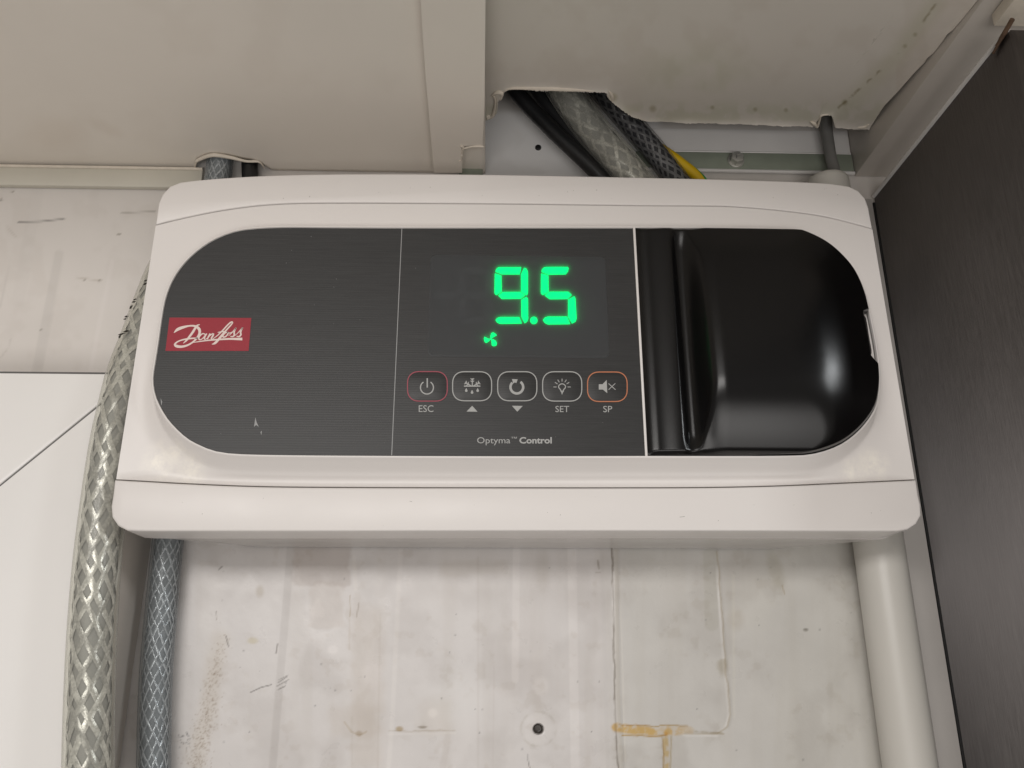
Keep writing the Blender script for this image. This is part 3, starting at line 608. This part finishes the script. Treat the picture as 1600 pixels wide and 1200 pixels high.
H1, C1 = braided('braided_hose', 'thick clear hose with silver braid running down left of the control unit', h1p, .0112, 8, 54, .0030, (M['core'], M['braid'], M['jacket']), 260)
dm = MB()
for a, b, w_, h_ in ((228, 438, 5, 8), (214, 473, 5, 6), (210, 481, 4, 9), (204, 498, 6, 5), (196, 525, 9, 2.2), (203, 522, 4, 2.4), (190, 528, 3, 2)):
    for i in range(3):
        p = at(a + rng.normal() * w_ * .35, b + rng.normal() * h_ * .35, y=-.0415 if b < 510 else -.048)
        d_ = C1 - p; j_ = np.argmin((d_ ** 2).sum(1)); dirv = (p - C1[j_]); dirv /= np.linalg.norm(dirv); p = C1[j_] + dirv * .01125
        dm.add(*tube([p + np.array([-.0007 * w_ / 4, 0, -.0003]), p, p + np.array([.0007 * w_ / 4, 0, .0004])], [.0002, .0005, .0002], 6))
dm.build('dirt_spot', M['dirt'], H1)
h2p = [at(238, 1310, y=-.0105), at(240, 1200, y=-.0105), at(243.5, 1060, y=-.0105), at(254, 930, y=-.0105), at(262, 850, y=-.0105), at(268, 790, y=-.0105), at(292, 600, y=-.011), at(320, 400, y=-.0095), at(340, 282, y=-.0088), at(345, 240, y=-.0088), at(347, 215, y=-.0088)]
braided('braided_hose', 'thinner blue grey braided hose in the corner right of the thick one', h2p, .0083, 11, 68, .0011, (M['core_s'], M['braid_s'], M['jacket_s']), 280)
h3p = [at(850, 80, y=-.030), at(868, 118, y=-.026), at(890, 155, y=-.0235), at(925, 203, y=-.0215), at(962, 245, y=-.021), at(998, 290, y=-.0205), at(1030, 335, y=-.02)]
braided('braided_hose', 'thick grey braided hose coming out of the big ceiling hole above the display', h3p, .0112, 8, 54, .0030, (M['core'], M['braid'], M['jacket']), 110)
h4p = [at(900, 85, y=-.026), at(932, 130, y=-.0205), at(965, 170, y=-.018), at(1000, 210, y=-.016), at(1032, 248, y=-.0145), at(1062, 290, y=-.0135), at(1080, 330, y=-.013)]
braided('braided_hose', 'dark braided hose to the right of the grey one in the ceiling hole', h4p, .0080, 9, 80, .0019, (M['core_d'], M['braid_d'], M['jacket_d']), 90)
def cable(name, label, P, r, m, part='sheath', cat='cable'):
    C_ = resample(catmull(P, 10), 60); t_ = thing(name, label, cat, C_[0]); V, F = tube(C_, r, 16); obj(part, V, F, m, t_); return t_, C_
cable('black_cable', 'black cable stub beside the hose in the small left ceiling hole', [at(392, 330, y=-.0058), at(391, 285, y=-.0058), at(390, 255, y=-.0058), at(390, 215, y=-.0058)], .0052, M['cable'])
cable('black_cable', 'black cable nearest the ceiling strip running out of the big hole', [at(770, 95, y=-.028), at(812, 150, y=-.022), at(865, 205, y=-.019), at(925, 262, y=-.016), at(960, 300, y=-.015)], .0052, M['cable'])
cable('black_cable', 'black cable tucked directly under the thick grey braided hose', [at(800, 85, y=-.022), at(838, 140, y=-.0165), at(885, 200, y=-.013), at(940, 258, y=-.012), at(975, 300, y=-.012)], .0058, M['cable'])
g_, C_ = cable('grey_cable', 'thin grey cable from the small ceiling hole into the conduit', [at(1288, 140, y=-.024), at(1290, 180, y=-.0165), at(1292, 205, y=-.0125), at(1298, 245, y=-.0115), at(1304, 268, y=-.013), at(1303, 284, y=-.015), at(1304, 310, y=-.016)], .0037, M['gcable'])
t_ = thing('earth_wire', 'yellow and green earth wire showing beside the dark braided hose', 'wire', at(1060, 255, y=-.008))
Pw = catmull([at(1000, 214, y=-.010), at(1040, 238, y=-.009), at(1070, 260, y=-.009), at(1096, 283, y=-.0095), at(1120, 320, y=-.01)], 12)
T_, A_, B_ = frames(Pw)
for nm, m_, a0, a1 in (('yellow_half', M['yellow'], -.9, 3.2), ('green_half', M['egreen'], 3.2, 5.4)):
    V = []; F = []; n = 12
    for i in range(len(Pw)):
        for k in range(n + 1): a = a0 + (a1 - a0) * k / n + i * .06; V.append(Pw[i] + .0036 * (math.cos(a) * A_[i] + math.sin(a) * B_[i]))
    for i in range(len(Pw) - 1):
        for k in range(n): F.append((i * (n + 1) + k, i * (n + 1) + k + 1, (i + 1) * (n + 1) + k + 1, (i + 1) * (n + 1) + k))
    obj(nm, V, F, m_, t_)

# ------------------------------------------------------------------ the control unit
FY = -.067; FACE = -.0755; FILM = -.0747
U = thing('control_unit', 'white wall mounted controller with a dark front panel and green digits', 'controller', (.0155, 0, .17))
def PP(px, py, y=FY): q = at(px, py, y=y); return (q[0], q[2])
seam_t = [PP(*p) for p in ((243.5, 352), (282, 342.5), (337, 331), (392, 323), (434, 319.5), (475, 318), (560, 317.6), (640, 318), (800, 319), (1000, 321.5), (1090, 322), (1150, 323.5), (1225, 330), (1292, 339.5), (1363, 358))]
seam_b = [PP(*p) for p in ((181.5, 749.5), (230, 752), (291, 755.5), (404, 760), (560, 761.5), (800, 762), (960, 762), (1100, 761.5), (1216, 759), (1330, 754), (1429, 749.5))]
seam_t = resample(catmull(seam_t, 6), 60); seam_b = resample(catmull(seam_b, 6), 60)
topc = [PP(*p) for p in ((248, 318), (253, 306), (261, 296), (272, 288), (290, 284), (330, 280), (400, 275.5), (500, 272.5), (640, 272), (800, 273.5), (1000, 277.5), (1150, 281), (1274, 285.5), (1312, 289), (1330, 292.5), (1343, 300), (1352, 311), (1357, 325))]
topc = resample(catmull(topc, 6), 70)
g = .00028
cap = np.vstack([seam_t + [0, g], topc[::-1]]); V, F = plate(cap, -.045, FY - .0004, .0009, 3); obj('top_cap', V, F, M['abs'], U)
xl, xr_ = seam_b[0][0], seam_b[-1][0]
botc = [PP(*p) for p in ((177, 775), (174, 796), (176, 809), (183, 820), (195, 827.5), (212, 830), (300, 830.5), (500, 830.5), (800, 830), (1100, 830), (1300, 830.5), (1395, 830.5), (1415, 828.5), (1429, 821), (1437, 810), (1439, 797), (1434, 773))]
botc = resample(catmull(botc, 6), 80)
cap = np.vstack([(seam_b - [0, g])[::-1] + [[.0004 * np.sign(.5 - i / 59) * (i in (0, 59)), 0] for i in range(60)], botc]); V, F = plate(cap, -.045, FY - .0008, .0011, 3); obj('bottom_cap', V, F, M['abs'], U)

# pill-shaped face outline (rim), centre and angle table
pill_px = [(626, 352.5), (520, 352), (447, 351.5), (398, 353.5), (365, 358.5), (332, 371.5), (304, 390.5), (282, 412.5), (265.5, 437.5), (255, 465), (249.5, 493), (243.5, 535), (238.5, 566), (235, 592), (238, 616), (246, 636), (258, 656), (272, 672), (290, 688), (308, 698), (328, 706.5), (348, 711), (380, 713.5), (460, 715), (620, 716), (800, 716.5), (1008, 716), (1130, 716), (1225, 715.5), (1269, 713), (1307, 701.5), (1333, 685.5), (1355.5, 663), (1371.5, 636), (1377, 605), (1376.5, 577), (1371.5, 538), (1362.5, 493), (1353.5, 457), (1338, 423.5), (1315, 396.5), (1289, 376.5), (1253, 360.5), (1225, 355), (1100, 353), (991, 352.5), (800, 352.5)]
pill = np.array([PP(a, b, FACE) for a, b in pill_px]); pill = resample(catmull(pill, 8, True), 420, True); pill = ccw(pill)
cen = np.array([.0155, .172])
outer = np.vstack([seam_b + [0, g], (seam_t - [0, g])[::-1]])
corner_ang = [math.atan2(*(p - cen)[::-1]) for p in (outer[0], outer[59], outer[60], outer[119])]
ang = np.sort(np.r_[np.linspace(-math.pi, math.pi, 300, False), corner_ang]); 
def polar(poly, a):
    d = poly - cen; th = np.unwrap(np.arctan2(d[:, 1], d[:, 0])); r = np.hypot(d[:, 0], d[:, 1])
    out = []
    A = poly; Bq = np.roll(poly, -1, 0)
    for t0 in a:
        dv = np.array([math.cos(t0), math.sin(t0)]); best = None
        e = Bq - A; den = dv[0] * -e[:, 1] + dv[1] * e[:, 0]; den = np.where(abs(den) < 1e-12, 1e-12, den)
        rh = A - cen; tt = (rh[:, 0] * -e[:, 1] + rh[:, 1] * e[:, 0]) / den; uu = (dv[0] * rh[:, 1] - dv[1] * rh[:, 0]) / den
        ok = (tt > 0) & (uu > -1e-6) & (uu < 1 + 1e-6); out.append(cen + dv * tt[ok].min())
    return np.array(out)
pf = polar(pill, ang); po = polar(outer, ang)
dz_ = ss((.20 - pf[:, 1]) / .08)
pbase = pf + np.stack([.0012 * np.sign(pf[:, 0] - cen[0]) * 0, -.0072 * dz_], 1)
NA = len(ang); rings = []
for k in range(13):                                     # gently dished field between the outer edge and the foot of the raised face
    t0 = k / 12; q = po * (1 - t0) + pbase * t0; ddd = .0016 * math.sin(math.pi * t0) * dz_
    rings.append((q, FY + .0002 * 0 + ddd - .0006 * t0))
rings[0] = (rings[0][0], np.full(NA, FY)); first = (inset2(po, -.0) if False else po, np.full(NA, FY + .006))
wall = [(pbase * (1 - s) + pf * s, FY - .0006 + (FACE + .0009 - FY + .0006) * e_) for s, e_ in ((.12, .06), (.3, .22), (.5, .45), (.75, .75), (.95, .97))]
rim = [(inset2(pf, .0002), FACE + .0003), (inset2(pf, .0005), FACE), (inset2(pf, .0011), FACE), (inset2(pf, .00125), FACE + .0002), (inset2(pf, .0013), FACE + .002)]
allr = [first] + rings + [(q, np.full(NA, y)) for q, y in wall + rim]
V = []; F = []
for q, y in allr: V += [(q[i, 0], y[i] if np.ndim(y) else y, q[i, 1]) for i in range(NA)]
for j in range(len(allr) - 1):
    for k in range(NA): F.append((j * NA + k, j * NA + (k + 1) % NA, (j + 1) * NA + (k + 1) % NA, (j + 1) * NA + k))
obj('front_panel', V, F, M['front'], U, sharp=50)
# backing inside so the gaps at the seams read dark
fr = np.array(rrect(-.1835, .0715, .2140, .2625, .012)); V, F = plate(fr, -.040, -.058, .0005, 2); obj('inner_frame', V, F, M['rubber'], U)
# housing: lofts back from the cover to a narrower rounded base on the wall
hs = []
for y, ix, it, r_ in ((-.0445, .0006, .0006, .012), (-.040, .0012, .0010, .013), (-.025, .006, .003, .022), (-.010, .016, .004, .03), (-.0015, .022, .0045, .034)):
    hs.append((np.array(rrect(-.1858 + ix, .0690 + it * .3, .2163 - ix, .2685 - it * 2, r_, 10)), y))
V = []; F = []; N = len(hs[0][0])
for q, y in hs: V += [(p[0], y, p[1]) for p in q]
for j in range(len(hs) - 1):
    for k in range(N): F.append((j * N + k, (j + 1) * N + k, (j + 1) * N + (k + 1) % N, j * N + (k + 1) % N))
F.append(tuple(range(N))); obj('housing', V, F, M['abs_in'], U, sharp=60)
lip = np.array(rrect(-.140, .0683, .185, .0690, .0003, 2)); 

# dark film (left of the cover), split by a thin printed line
xd = PP(988.5, 355, FILM)[0]; xd2 = PP(1008, 712, FILM)[0]; xdm = (xd + xd2) / 2
inner = inset2(pill, .0013); film = []
keep = inner[:, 0] < xdm
O = inner[keep]; idx = np.where(keep)[0]
# order so that the run is contiguous
brk = np.where(np.diff(idx) > 1)[0]
if len(brk): O = np.vstack([inner[idx[brk[0] + 1:]], inner[idx[:brk[0] + 1]]])
O = np.vstack([[xdm, O[0, 1]], O, [xdm, O[-1, 1]]])
V, F = plate(O, FILM + .0015, FILM, .00015, 1, backcap=False); obj('display_film', V, F, M['film'], U)
# white rib between film and cover
zb, zt = pill[np.argmin(abs(pill[:, 0] - xdm) + (pill[:, 1] > .17)), 1], pill[np.argmin(abs(pill[:, 0] - xdm) + (pill[:, 1] < .17)), 1]
box('divider_rib', (xdm, FILM + .002, zb + .0012), (xdm + .0013, FACE + .0001, zt - .0012), M['abs'], U, bevel=.0003)
F0 = FILM - .00003
print_strokes([[(628, 355.5, 1.1), (620, 534, 1.2), (612, 711.5, 1.3)]], F0, .00003).build('divider_line', M['line'], U)
# display window and ghost segments
V, F = plate(rrect(*PP(668, 557, FILM), *PP(946, 402, FILM), .003), FILM + .0003, FILM - .00010, .00005, 1, backcap=False); W_ = obj('display_window', V, F, M['window'], U)
D0 = FILM - .00012
z5 = lambda P: [(660 + a / 5.333, 400 + b / 5.333) for a, b in P]
nine = [[(607, 132), (614, 112), (628, 98), (645, 95), (824, 95), (812, 155), (665, 155)], [(603, 146), (659, 163), (661, 298), (619, 327), (607, 322), (600, 308)], [(846, 100), (866, 106), (877, 125), (880, 150), (880, 312), (875, 325), (864, 328), (821, 298), (821, 155)],
        [(631, 330), (670, 301), (815, 301), (855, 329), (820, 358), (660, 360)], [(868, 341), (880, 357), (882, 525), (872, 550), (850, 562), (823, 505), (823, 365)], [(608, 535), (622, 518), (650, 510), (808, 510), (830, 564), (645, 567), (622, 555)]]
five = [[(990, 132), (997, 112), (1012, 97), (1032, 93), (1212, 93), (1219, 105), (1213, 130), (1195, 155), (1050, 157)], [(988, 146), (1050, 163), (1052, 298), (1006, 327), (993, 322), (986, 308)], [(1018, 330), (1058, 299), (1215, 299), (1245, 326), (1210, 360), (1060, 362)],
        [(1265, 336), (1275, 352), (1285, 525), (1275, 550), (1246, 564), (1213, 505), (1213, 365)], [(1003, 536), (1020, 514), (1045, 506), (1205, 506), (1232, 569), (1045, 572), (1018, 558)]]
for P in nine + five: print_poly([z5(P)], D0, .0003).build('lit_segment', M['lit'], U, smooth=False)
print_poly([z5(circ(928, 538, 31))], D0, .0003).build('decimal_point', M['lit'], U, smooth=False)
fan = [[(566, 686), (567, 662), (576, 642), (592, 638), (618, 656), (619, 664), (598, 672), (585, 682)], [(562, 693), (540, 686), (517, 673), (512, 690), (516, 712), (527, 725), (541, 722), (560, 706)], [(574, 692), (592, 696), (612, 708), (621, 728), (618, 745), (598, 753), (578, 747), (575, 722)], circ(570, 691, 8, 12)]
print_poly([z5(p) for p in fan], D0, .0003).build('fan_symbol', M['lit'], U, smooth=False)
gh = []
eight = nine[:5] + [nine[5], [(603, 345), (619, 340), (660, 366), (660, 500), (615, 528), (600, 510)]]
for P in eight: print_poly([z5([(a - 300, b) for a, b in P])], D0 + .00002, .00003).build('unlit_segment', M['ghost'], U, smooth=False)
print_poly([z5([(a - 545, b) for a, b in nine[3]])], D0 + .00002, .00003).build('unlit_segment', M['ghost'], U, smooth=False)

t = NT('smoked_diffuser'); tr_ = t.n('ShaderNodeBsdfTransparent'); tr_.inputs[0].default_value = (1, 1, 1, 1); tl_ = t.n('ShaderNodeBsdfTranslucent'); tl_.inputs[0].default_value = (.9, .9, .9, 1)
mx = t.n('ShaderNodeMixShader'); mx.inputs[0].default_value = .30; t.l(tr_.outputs[0], mx.inputs[1]); t.l(tl_.outputs[0], mx.inputs[2]); t.l(mx.outputs[0], t.out.inputs[0])
q_ = rrect(*PP(669, 556, FILM), *PP(945, 403, FILM), .003); obj('diffuser', [(a, FILM - .0015, b) for a, b in q_], [tuple(range(len(q_)))], t.m, W_, smooth=False)
# logo
z3 = lambda P: [(240 + p[0] / 8.889, 480 + p[1] / 8.889) + ((p[2] / 8.889,) if len(p) > 2 else ()) for p in P]
LG = print_poly([z3([(165, 608), (1320, 608), (1358, 150), (222, 145)])], F0, .00012).build('brand_label', M['red'], U, smooth=False)
logo = [[(283, 356, 6), (312, 326, 30), (350, 300, 40), (410, 279, 36), (480, 262, 24), (545, 258, 24), (596, 272, 34), (632, 304, 40), (640, 350, 36), (622, 400, 30), (580, 452, 24), (530, 495, 22), (465, 530, 26), (390, 548, 32), (325, 542, 38), (296, 520, 30), (318, 490, 20), (370, 463, 18), (450, 443, 20), (540, 432, 20), (625, 428, 12)],
        [(643, 240, 8), (606, 254, 22), (578, 292, 30), (545, 345, 32), (505, 400, 30), (455, 462, 24), (412, 502, 6)],
        [(716, 378, 14), (686, 366, 15), (652, 388, 18), (628, 425, 20), (636, 450, 17), (668, 444, 14), (700, 412, 12), (724, 376, 12)], [(738, 366, 18), (716, 402, 20), (704, 436, 18), (718, 446, 12), (748, 426, 8)],
        [(786, 366, 20), (768, 400, 22), (744, 444, 18)], [(756, 424, 8), (795, 384, 14), (828, 368, 20), (826, 392, 22), (803, 430, 20), (812, 446, 14), (846, 424, 10)],
        [(838, 430, 8), (890, 390, 14), (960, 322, 18), (1030, 246, 20), (1076, 208, 20), (1095, 212, 20), (1078, 244, 18), (1010, 318, 22), (945, 395, 30), (890, 462, 32), (850, 500, 30), (808, 516, 6)], [(890, 350, 8), (930, 344, 16), (985, 336, 12)],
        [(1032, 346, 14), (990, 358, 20), (962, 394, 22), (972, 416, 18), (1008, 402, 18), (1034, 366, 18), (1024, 346, 14), (1058, 360, 12), (1092, 344, 10)],
        [(1040, 400, 6), (1092, 350, 12), (1143, 288, 16), (1128, 322, 16), (1118, 356, 22), (1122, 386, 22), (1098, 408, 18), (1066, 404, 12)],
        [(1126, 398, 6), (1182, 345, 12), (1236, 284, 16), (1220, 318, 16), (1208, 352, 22), (1212, 384, 22), (1186, 408, 18), (1152, 402, 12)],
        [(553, 490, 8), (640, 476, 14), (760, 460, 18), (900, 449, 22), (1050, 440, 26), (1160, 441, 32), (1232, 442, 38)]]
print_strokes([z3(s) for s in logo], F0 - .00013, .00003, 6).build('lettering', M['logo'], LG)

# buttons
z4 = lambda P: [(630 + p[0] / 4.444, 570 + p[1] / 4.444) + ((p[2] / 4.444,) if len(p) > 2 else ()) for p in P]
def prr(x0, y0, x1, y1, r): return [(p[0], p[1]) for p in rrect(x0, y0, x1, y1, r, 8, 2.3)]
btn = [(30, 47, 306, 252, 'pred', 'power'), (343, 48, 614, 250, 'print', 'defrost'), (656, 48, 928, 250, 'print', 'cycle'), (968, 48, 1240, 252, 'print', 'light'), (1280, 50, 1555, 255, 'porange', 'mute')]
def ring_s(cx, cy, r, wd, a0, a1, n=26): return [(cx + r * math.cos(math.radians(a0 + (a1 - a0) * i / n)), cy + r * math.sin(math.radians(a0 + (a1 - a0) * i / n)), wd) for i in range(n + 1)]
def star(cx, cy, a, L): # snowflake arm
    d = (math.cos(math.radians(a)), math.sin(math.radians(a))); o = [[(cx, cy, 7), (cx + d[0] * L, cy + d[1] * L, 7)]]
    for s_ in (-52, 52):
        e = (math.cos(math.radians(a + s_)), math.sin(math.radians(a + s_)))
        for f_ in (.5, .8): o.append([(cx + d[0] * L * f_, cy + d[1] * L * f_, 6), (cx + d[0] * L * f_ + e[0] * L * .3, cy + d[1] * L * f_ + e[1] * L * .3, 6)])
    return o
for x0, y0, x1, y1, m_, kind in btn:
    cx, cy = (x0 + x1) / 2, (y0 + y1) / 2; hx, hy = (x1 - x0) / 2, (y1 - y0) / 2
    mb = MB(); base = np.array(prr(-1, -1, 1, 1, .0001)); V = []; F = []; Rn = 9
    O = np.array(prr(-hx, -hy, hx, hy, 82)); N = len(O)
    for j in range(Rn):
        s_ = 1 - j / Rn; yy = FILM - .00008 - .00055 * (1 - s_ ** 3)
        for p in O: V.append(at(*z4([(cx + p[0] * s_, cy + p[1] * s_)])[0], y=yy))
    V.append(at(*z4([(cx, cy)])[0], y=FILM - .00063))
    for j in range(Rn - 1):
        for k in range(N): F.append((j * N + k, (j + 1) * N + k, (j + 1) * N + (k + 1) % N, j * N + (k + 1) % N))
    for k in range(N): F.append(((Rn - 1) * N + k, len(V) - 1, (Rn - 1) * N + (k + 1) % N))
    names = {'power': 'dark key with red outline and power symbol', 'defrost': 'dark key with snowflake and drops', 'cycle': 'dark key with circular arrow', 'light': 'dark key with lamp symbol', 'mute': 'dark key with orange outline and muted speaker'}
    B_ = lab(obj('button', V, F, M['film'], U, sharp=180), names[kind])
    OO = np.vstack([O, O[:1]]); a = 3.6; V = []; F = []
    for e_ in (-a, a):
        Q = inset2(ccw(O), e_); Q = np.vstack([Q, Q[:1]]); V += [at(*z4([(cx + p[0], cy + p[1])])[0], y=FILM - .00030) for p in Q]
    n_ = len(OO); F = [(k, k + 1, n_ + k + 1, n_ + k) for k in range(n_ - 1)]; obj('outline', V, F, M[m_], B_, smooth=False)
    IY = FILM - .00072; S_ = []; P_ = []
    if kind == 'power': S_ = [ring_s(165, 158, 45, 8, -57, 237), [(167, 93, 9), (167, 158, 9)]]
    if kind == 'defrost':
        S_ = [[(422, 148, 8), (536, 148, 8)]] + star(480, 146, -90, 52) + star(478, 150, -150, 56) + star(482, 150, -30, 56)
        for qx, qy in ((438, 176), (478, 189), (517, 176)): P_.append([(qx, qy - 15)] + [(qx + 9 * math.sin(a_), qy + 4 - 9 * math.cos(a_)) for a_ in np.linspace(.9, 5.4, 12)])
    if kind == 'cycle': S_ = [ring_s(789, 155, 44, 17, -55, 225)]; P_ = [[(755, 99), (795, 101), (785, 128), (776, 122), (764, 130)]]
    if kind == 'light':
        S_ = [[(1096, 182, 7), (1090, 170, 7), (1080, 158, 7), (1080, 146, 7), (1090, 136, 7), (1103, 132, 7), (1116, 136, 7), (1126, 146, 7), (1126, 158, 7), (1116, 170, 7), (1110, 182, 7)], [(1093, 184, 8), (1115, 184, 8)], [(1097, 193, 7), (1110, 193, 7)], [(1103, 195, 8), (1103, 206, 4)]]
        for a_ in (180, 214, 240, 270, 300, 326, 360):
            c_, s1 = math.cos(math.radians(a_)), math.sin(math.radians(a_)); S_.append([(1103 + 38 * c_, 154 + 38 * s1, 5.5), (1103 + 60 * c_, 154 + 58 * s1, 5.5)])
    if kind == 'mute': P_ = [[(1358, 135), (1384, 135), (1413, 105), (1417, 197), (1386, 172), (1358, 172)]]; S_ = [[(1426, 130, 5), (1474, 173, 5)], [(1473, 129, 5), (1426, 173, 5)]]
    mb = MB()
    if S_: mb = print_strokes([z4(s) for s in S_], IY, .00002, 3)
    if P_: q = print_poly([z4(p) for p in P_], IY, .00004); mb.add(q.V, q.F)
    mb.build('symbol', M['print'], B_, smooth=False)
text_print('ESC', 654.3, 677.3, 633.2, 643.6, F0, M['print'], U, 'caption')
text_print('SET', 867.8, 889.3, 634.2, 643.8, F0, M['print'], U, 'caption')
text_print('SP', 942.5, 956.5, 634.2, 644.0, F0, M['print'], U, 'caption')
print_poly([z4([(440, 325), (516, 326), (479, 285)])], F0).build('up_arrow', M['print'], U, smooth=False)
print_poly([z4([(755, 285), (830, 286), (792, 326)])], F0).build('down_arrow', M['print'], U, smooth=False)
text_print('Optyma', 745.5, 797.3, 683.0, 692.6, F0, M['print'], U, 'product_text', capref=.70)
text_print('\u2122', 798.5, 807.6, 682.6, 687.2, F0, M['print'], U, 'trademark_sign')
text_print('Control', 811.5, 862.2, 682.6, 692.6, F0, M['print'], U, 'product_text', bold=.028, capref=.74)
# scuffs on the film
for P in ([(397, 667), (399, 652), (401, 660), (404.5, 667), (400, 664)], [(407, 675), (409, 673), (408.5, 680)], [(251, 622), (253.5, 628), (252, 634)]): print_poly([P], F0, .00003).build('scuff', M['line'], U, smooth=False)
dm = MB()
for i in range(24):
    a, b = rng.uniform(300, 985), rng.uniform(365, 700); r_ = rng.uniform(.35, .75)
    q = print_poly([circ(a, b, r_, 6)], F0, .00003); dm.add(q.V, q.F)
dm = dm.build('dust_specks', M['speck'], U, smooth=False); tag(dm, kind='stuff')

dm = MB()
for i in range(30):
    a, b = (rng.uniform(210, 1400), rng.uniform(768, 822)) if i < 13 else (rng.uniform(300, 1330), rng.uniform(290, 314)); r_ = rng.uniform(.3, .8)
    V, F = plate([(q[0], q[2]) for q in (at(x_, y_, y=FY - .0008) for x_, y_ in circ(a, b, r_, 6))], FY - .0003 if i >= 13 else FY - .0007, FY - .00046 if i >= 13 else FY - .00086, .00001, 1); dm.add(V, F)
for P in ([(1062, 808), (1070, 807)], [(640, 783), (644, 784)]):
    q = print_strokes([[(*p, .7) for p in P]], FY - .00082, .00003); dm.add(q.V, q.F)
tag(dm.build('scuff_marks', M['scuff'], U, smooth=False), kind='stuff')
# glossy black cover with finger groove and latch notch
CX0 = xdm + .00135; nzc, nuc = 110, 150
rpill = inset2(pill, .0016); z_lo, z_hi = rpill[:, 1].min() + .0002, rpill[:, 1].max() - .0002
rz = [p for p in rpill if p[0] > CX0 + .05]; rz = np.array(sorted(rz, key=lambda p: p[1]))
zlo2 = zb + .0016; zhi2 = zt - .0016
zg = zlo2 + (zhi2 - zlo2) * (.5 - .5 * np.cos(np.linspace(0, math.pi, nzc)))
xrr = np.interp(zg, rz[:, 1], rz[:, 0])
nz0, nz1 = PP(1360, 570, FACE)[1], PP(1350, 488, FACE)[1]
notch = .0042 * ss((zg - nz0) / .0018) * ss((nz1 - zg) / .0018)
s5 = lambda t: (lambda q: q * q * q * (q * (q * 6 - 15) + 10))(min(max(t, 0), 1))
V = []; HT = .0135
gx = [PP(p, 530, FACE)[0] for p in (1003, 1040, 1056, 1068, 1088)]
un = np.linspace(0, 1, nuc); un = .5 * un + .5 * (.5 - .5 * np.cos(un * math.pi))
for i in range(nzc):
    xr2 = xrr[i] - notch[i]
    for j in range(nuc):
        x = CX0 + un[j] * (xr2 - CX0); z = zg[i]
        db, dt, dr = z - zlo2, zhi2 - z, xr2 - x
        # distance to the round right end
        e_edge = 1 - (1 - min(min(db, dt, dr) / .0025, 1)) ** 2
        pb_, pt_, pr_ = s5(db / .046), s5(dt / .020), s5((xrr[i] - x) / .052)
        pl_ = s5((x - gx[3]) / (gx[4] - gx[3] + .007))
        flange = .0022 * (1 - (1 - min((x - CX0) / .006, 1)) ** 2)
        ridge = .0009 * ss((x - CX0 - .006) / (gx[2] - CX0 - .007)) * (1 - ss((x - gx[2]) / .004))
        trough = -.0016 * ss((x - gx[2] + .001) / .0045) * (1 - pl_) * ss(db / .010) * ss(dt / .014)
        pr_ = 1 - (1 - min((xrr[i] - x) / .054, 1)) ** 2.0
        lin = lambda q: q if q < .86 else (1 - .0 if q > 1.14 else q - (q - .86) ** 2 / .56)
        ub = 1 - min(db / .036, 1); pb_ = 1 - .42 * ub - .58 * ub ** 2.2; pt_ = 1 - (1 - min(dt / .030, 1)) ** 2.4
        sm_ = lambda a_, b_, k=.10: min(a_, b_) - max(k - abs(a_ - b_), 0) ** 2 / (4 * k)
        bod = HT * (1 - .24 * ((z - .150) / .05) ** 2) * max(sm_(sm_(sm_(pb_, pt_, .2), pr_, .10), pl_ * 1.02, .14), 0)
        h = .0006 + e_edge * flange + ridge + trough + bod + .0020 * e_edge * ss((x - gx[4]) / .01)
        V.append((x, FACE + .0006 - max(h, .0002), z))
F = [(i * nuc + j, i * nuc + j + 1, (i + 1) * nuc + j + 1, (i + 1) * nuc + j) for i in range(nzc - 1) for j in range(nuc - 1)]
bd_ = [j for j in range(nuc)] + [i * nuc + nuc - 1 for i in range(1, nzc)] + [(nzc - 1) * nuc + j for j in range(nuc - 2, -1, -1)] + [i * nuc for i in range(nzc - 2, 0, -1)]
n0 = len(V)
for b in bd_: V.append((V[b][0], FACE + .004, V[b][2]))
for k in range(len(bd_)): F.append((bd_[k], n0 + k, n0 + (k + 1) % len(bd_), bd_[(k + 1) % len(bd_)]))
CV = obj('hinged_cover', V, F, M['cover'], U, sharp=50)
a0 = PP(1349, 496, FACE); a1 = PP(1366, 558, FACE)
O = [PP(*p, FACE) for p in ((1347, 493), (1353, 492), (1356, 500), (1360, 525), (1364, 548), (1362, 555), (1357, 558), (1352, 556))]
V, F = plate(resample(catmull(O, 5, True), 40, True), FACE + .004, FACE + .0008, .0009, 3); obj('latch', V, F, M['cover'], CV)
# recess floor under the cover and notch
O = inset2(pill, .0012); O = O[O[:, 0] > CX0 - .001] if False else O
V, F = plate(O, FILM + .006, FILM + .0022, .0002, 1, backcap=False); obj('recess_floor', V, F, M['abs_in'], U)
for o in list(S.objects):
    if o.parent is None and o.type == 'EMPTY':
        g_n = {'braided_hose': 'braided clear hoses', 'black_cable': 'black cables in the ceiling holes', 'torn_edge': 'torn ceiling sheet edges'}.get(o.name.split('.')[0])
        if g_n: o['group'] = g_n
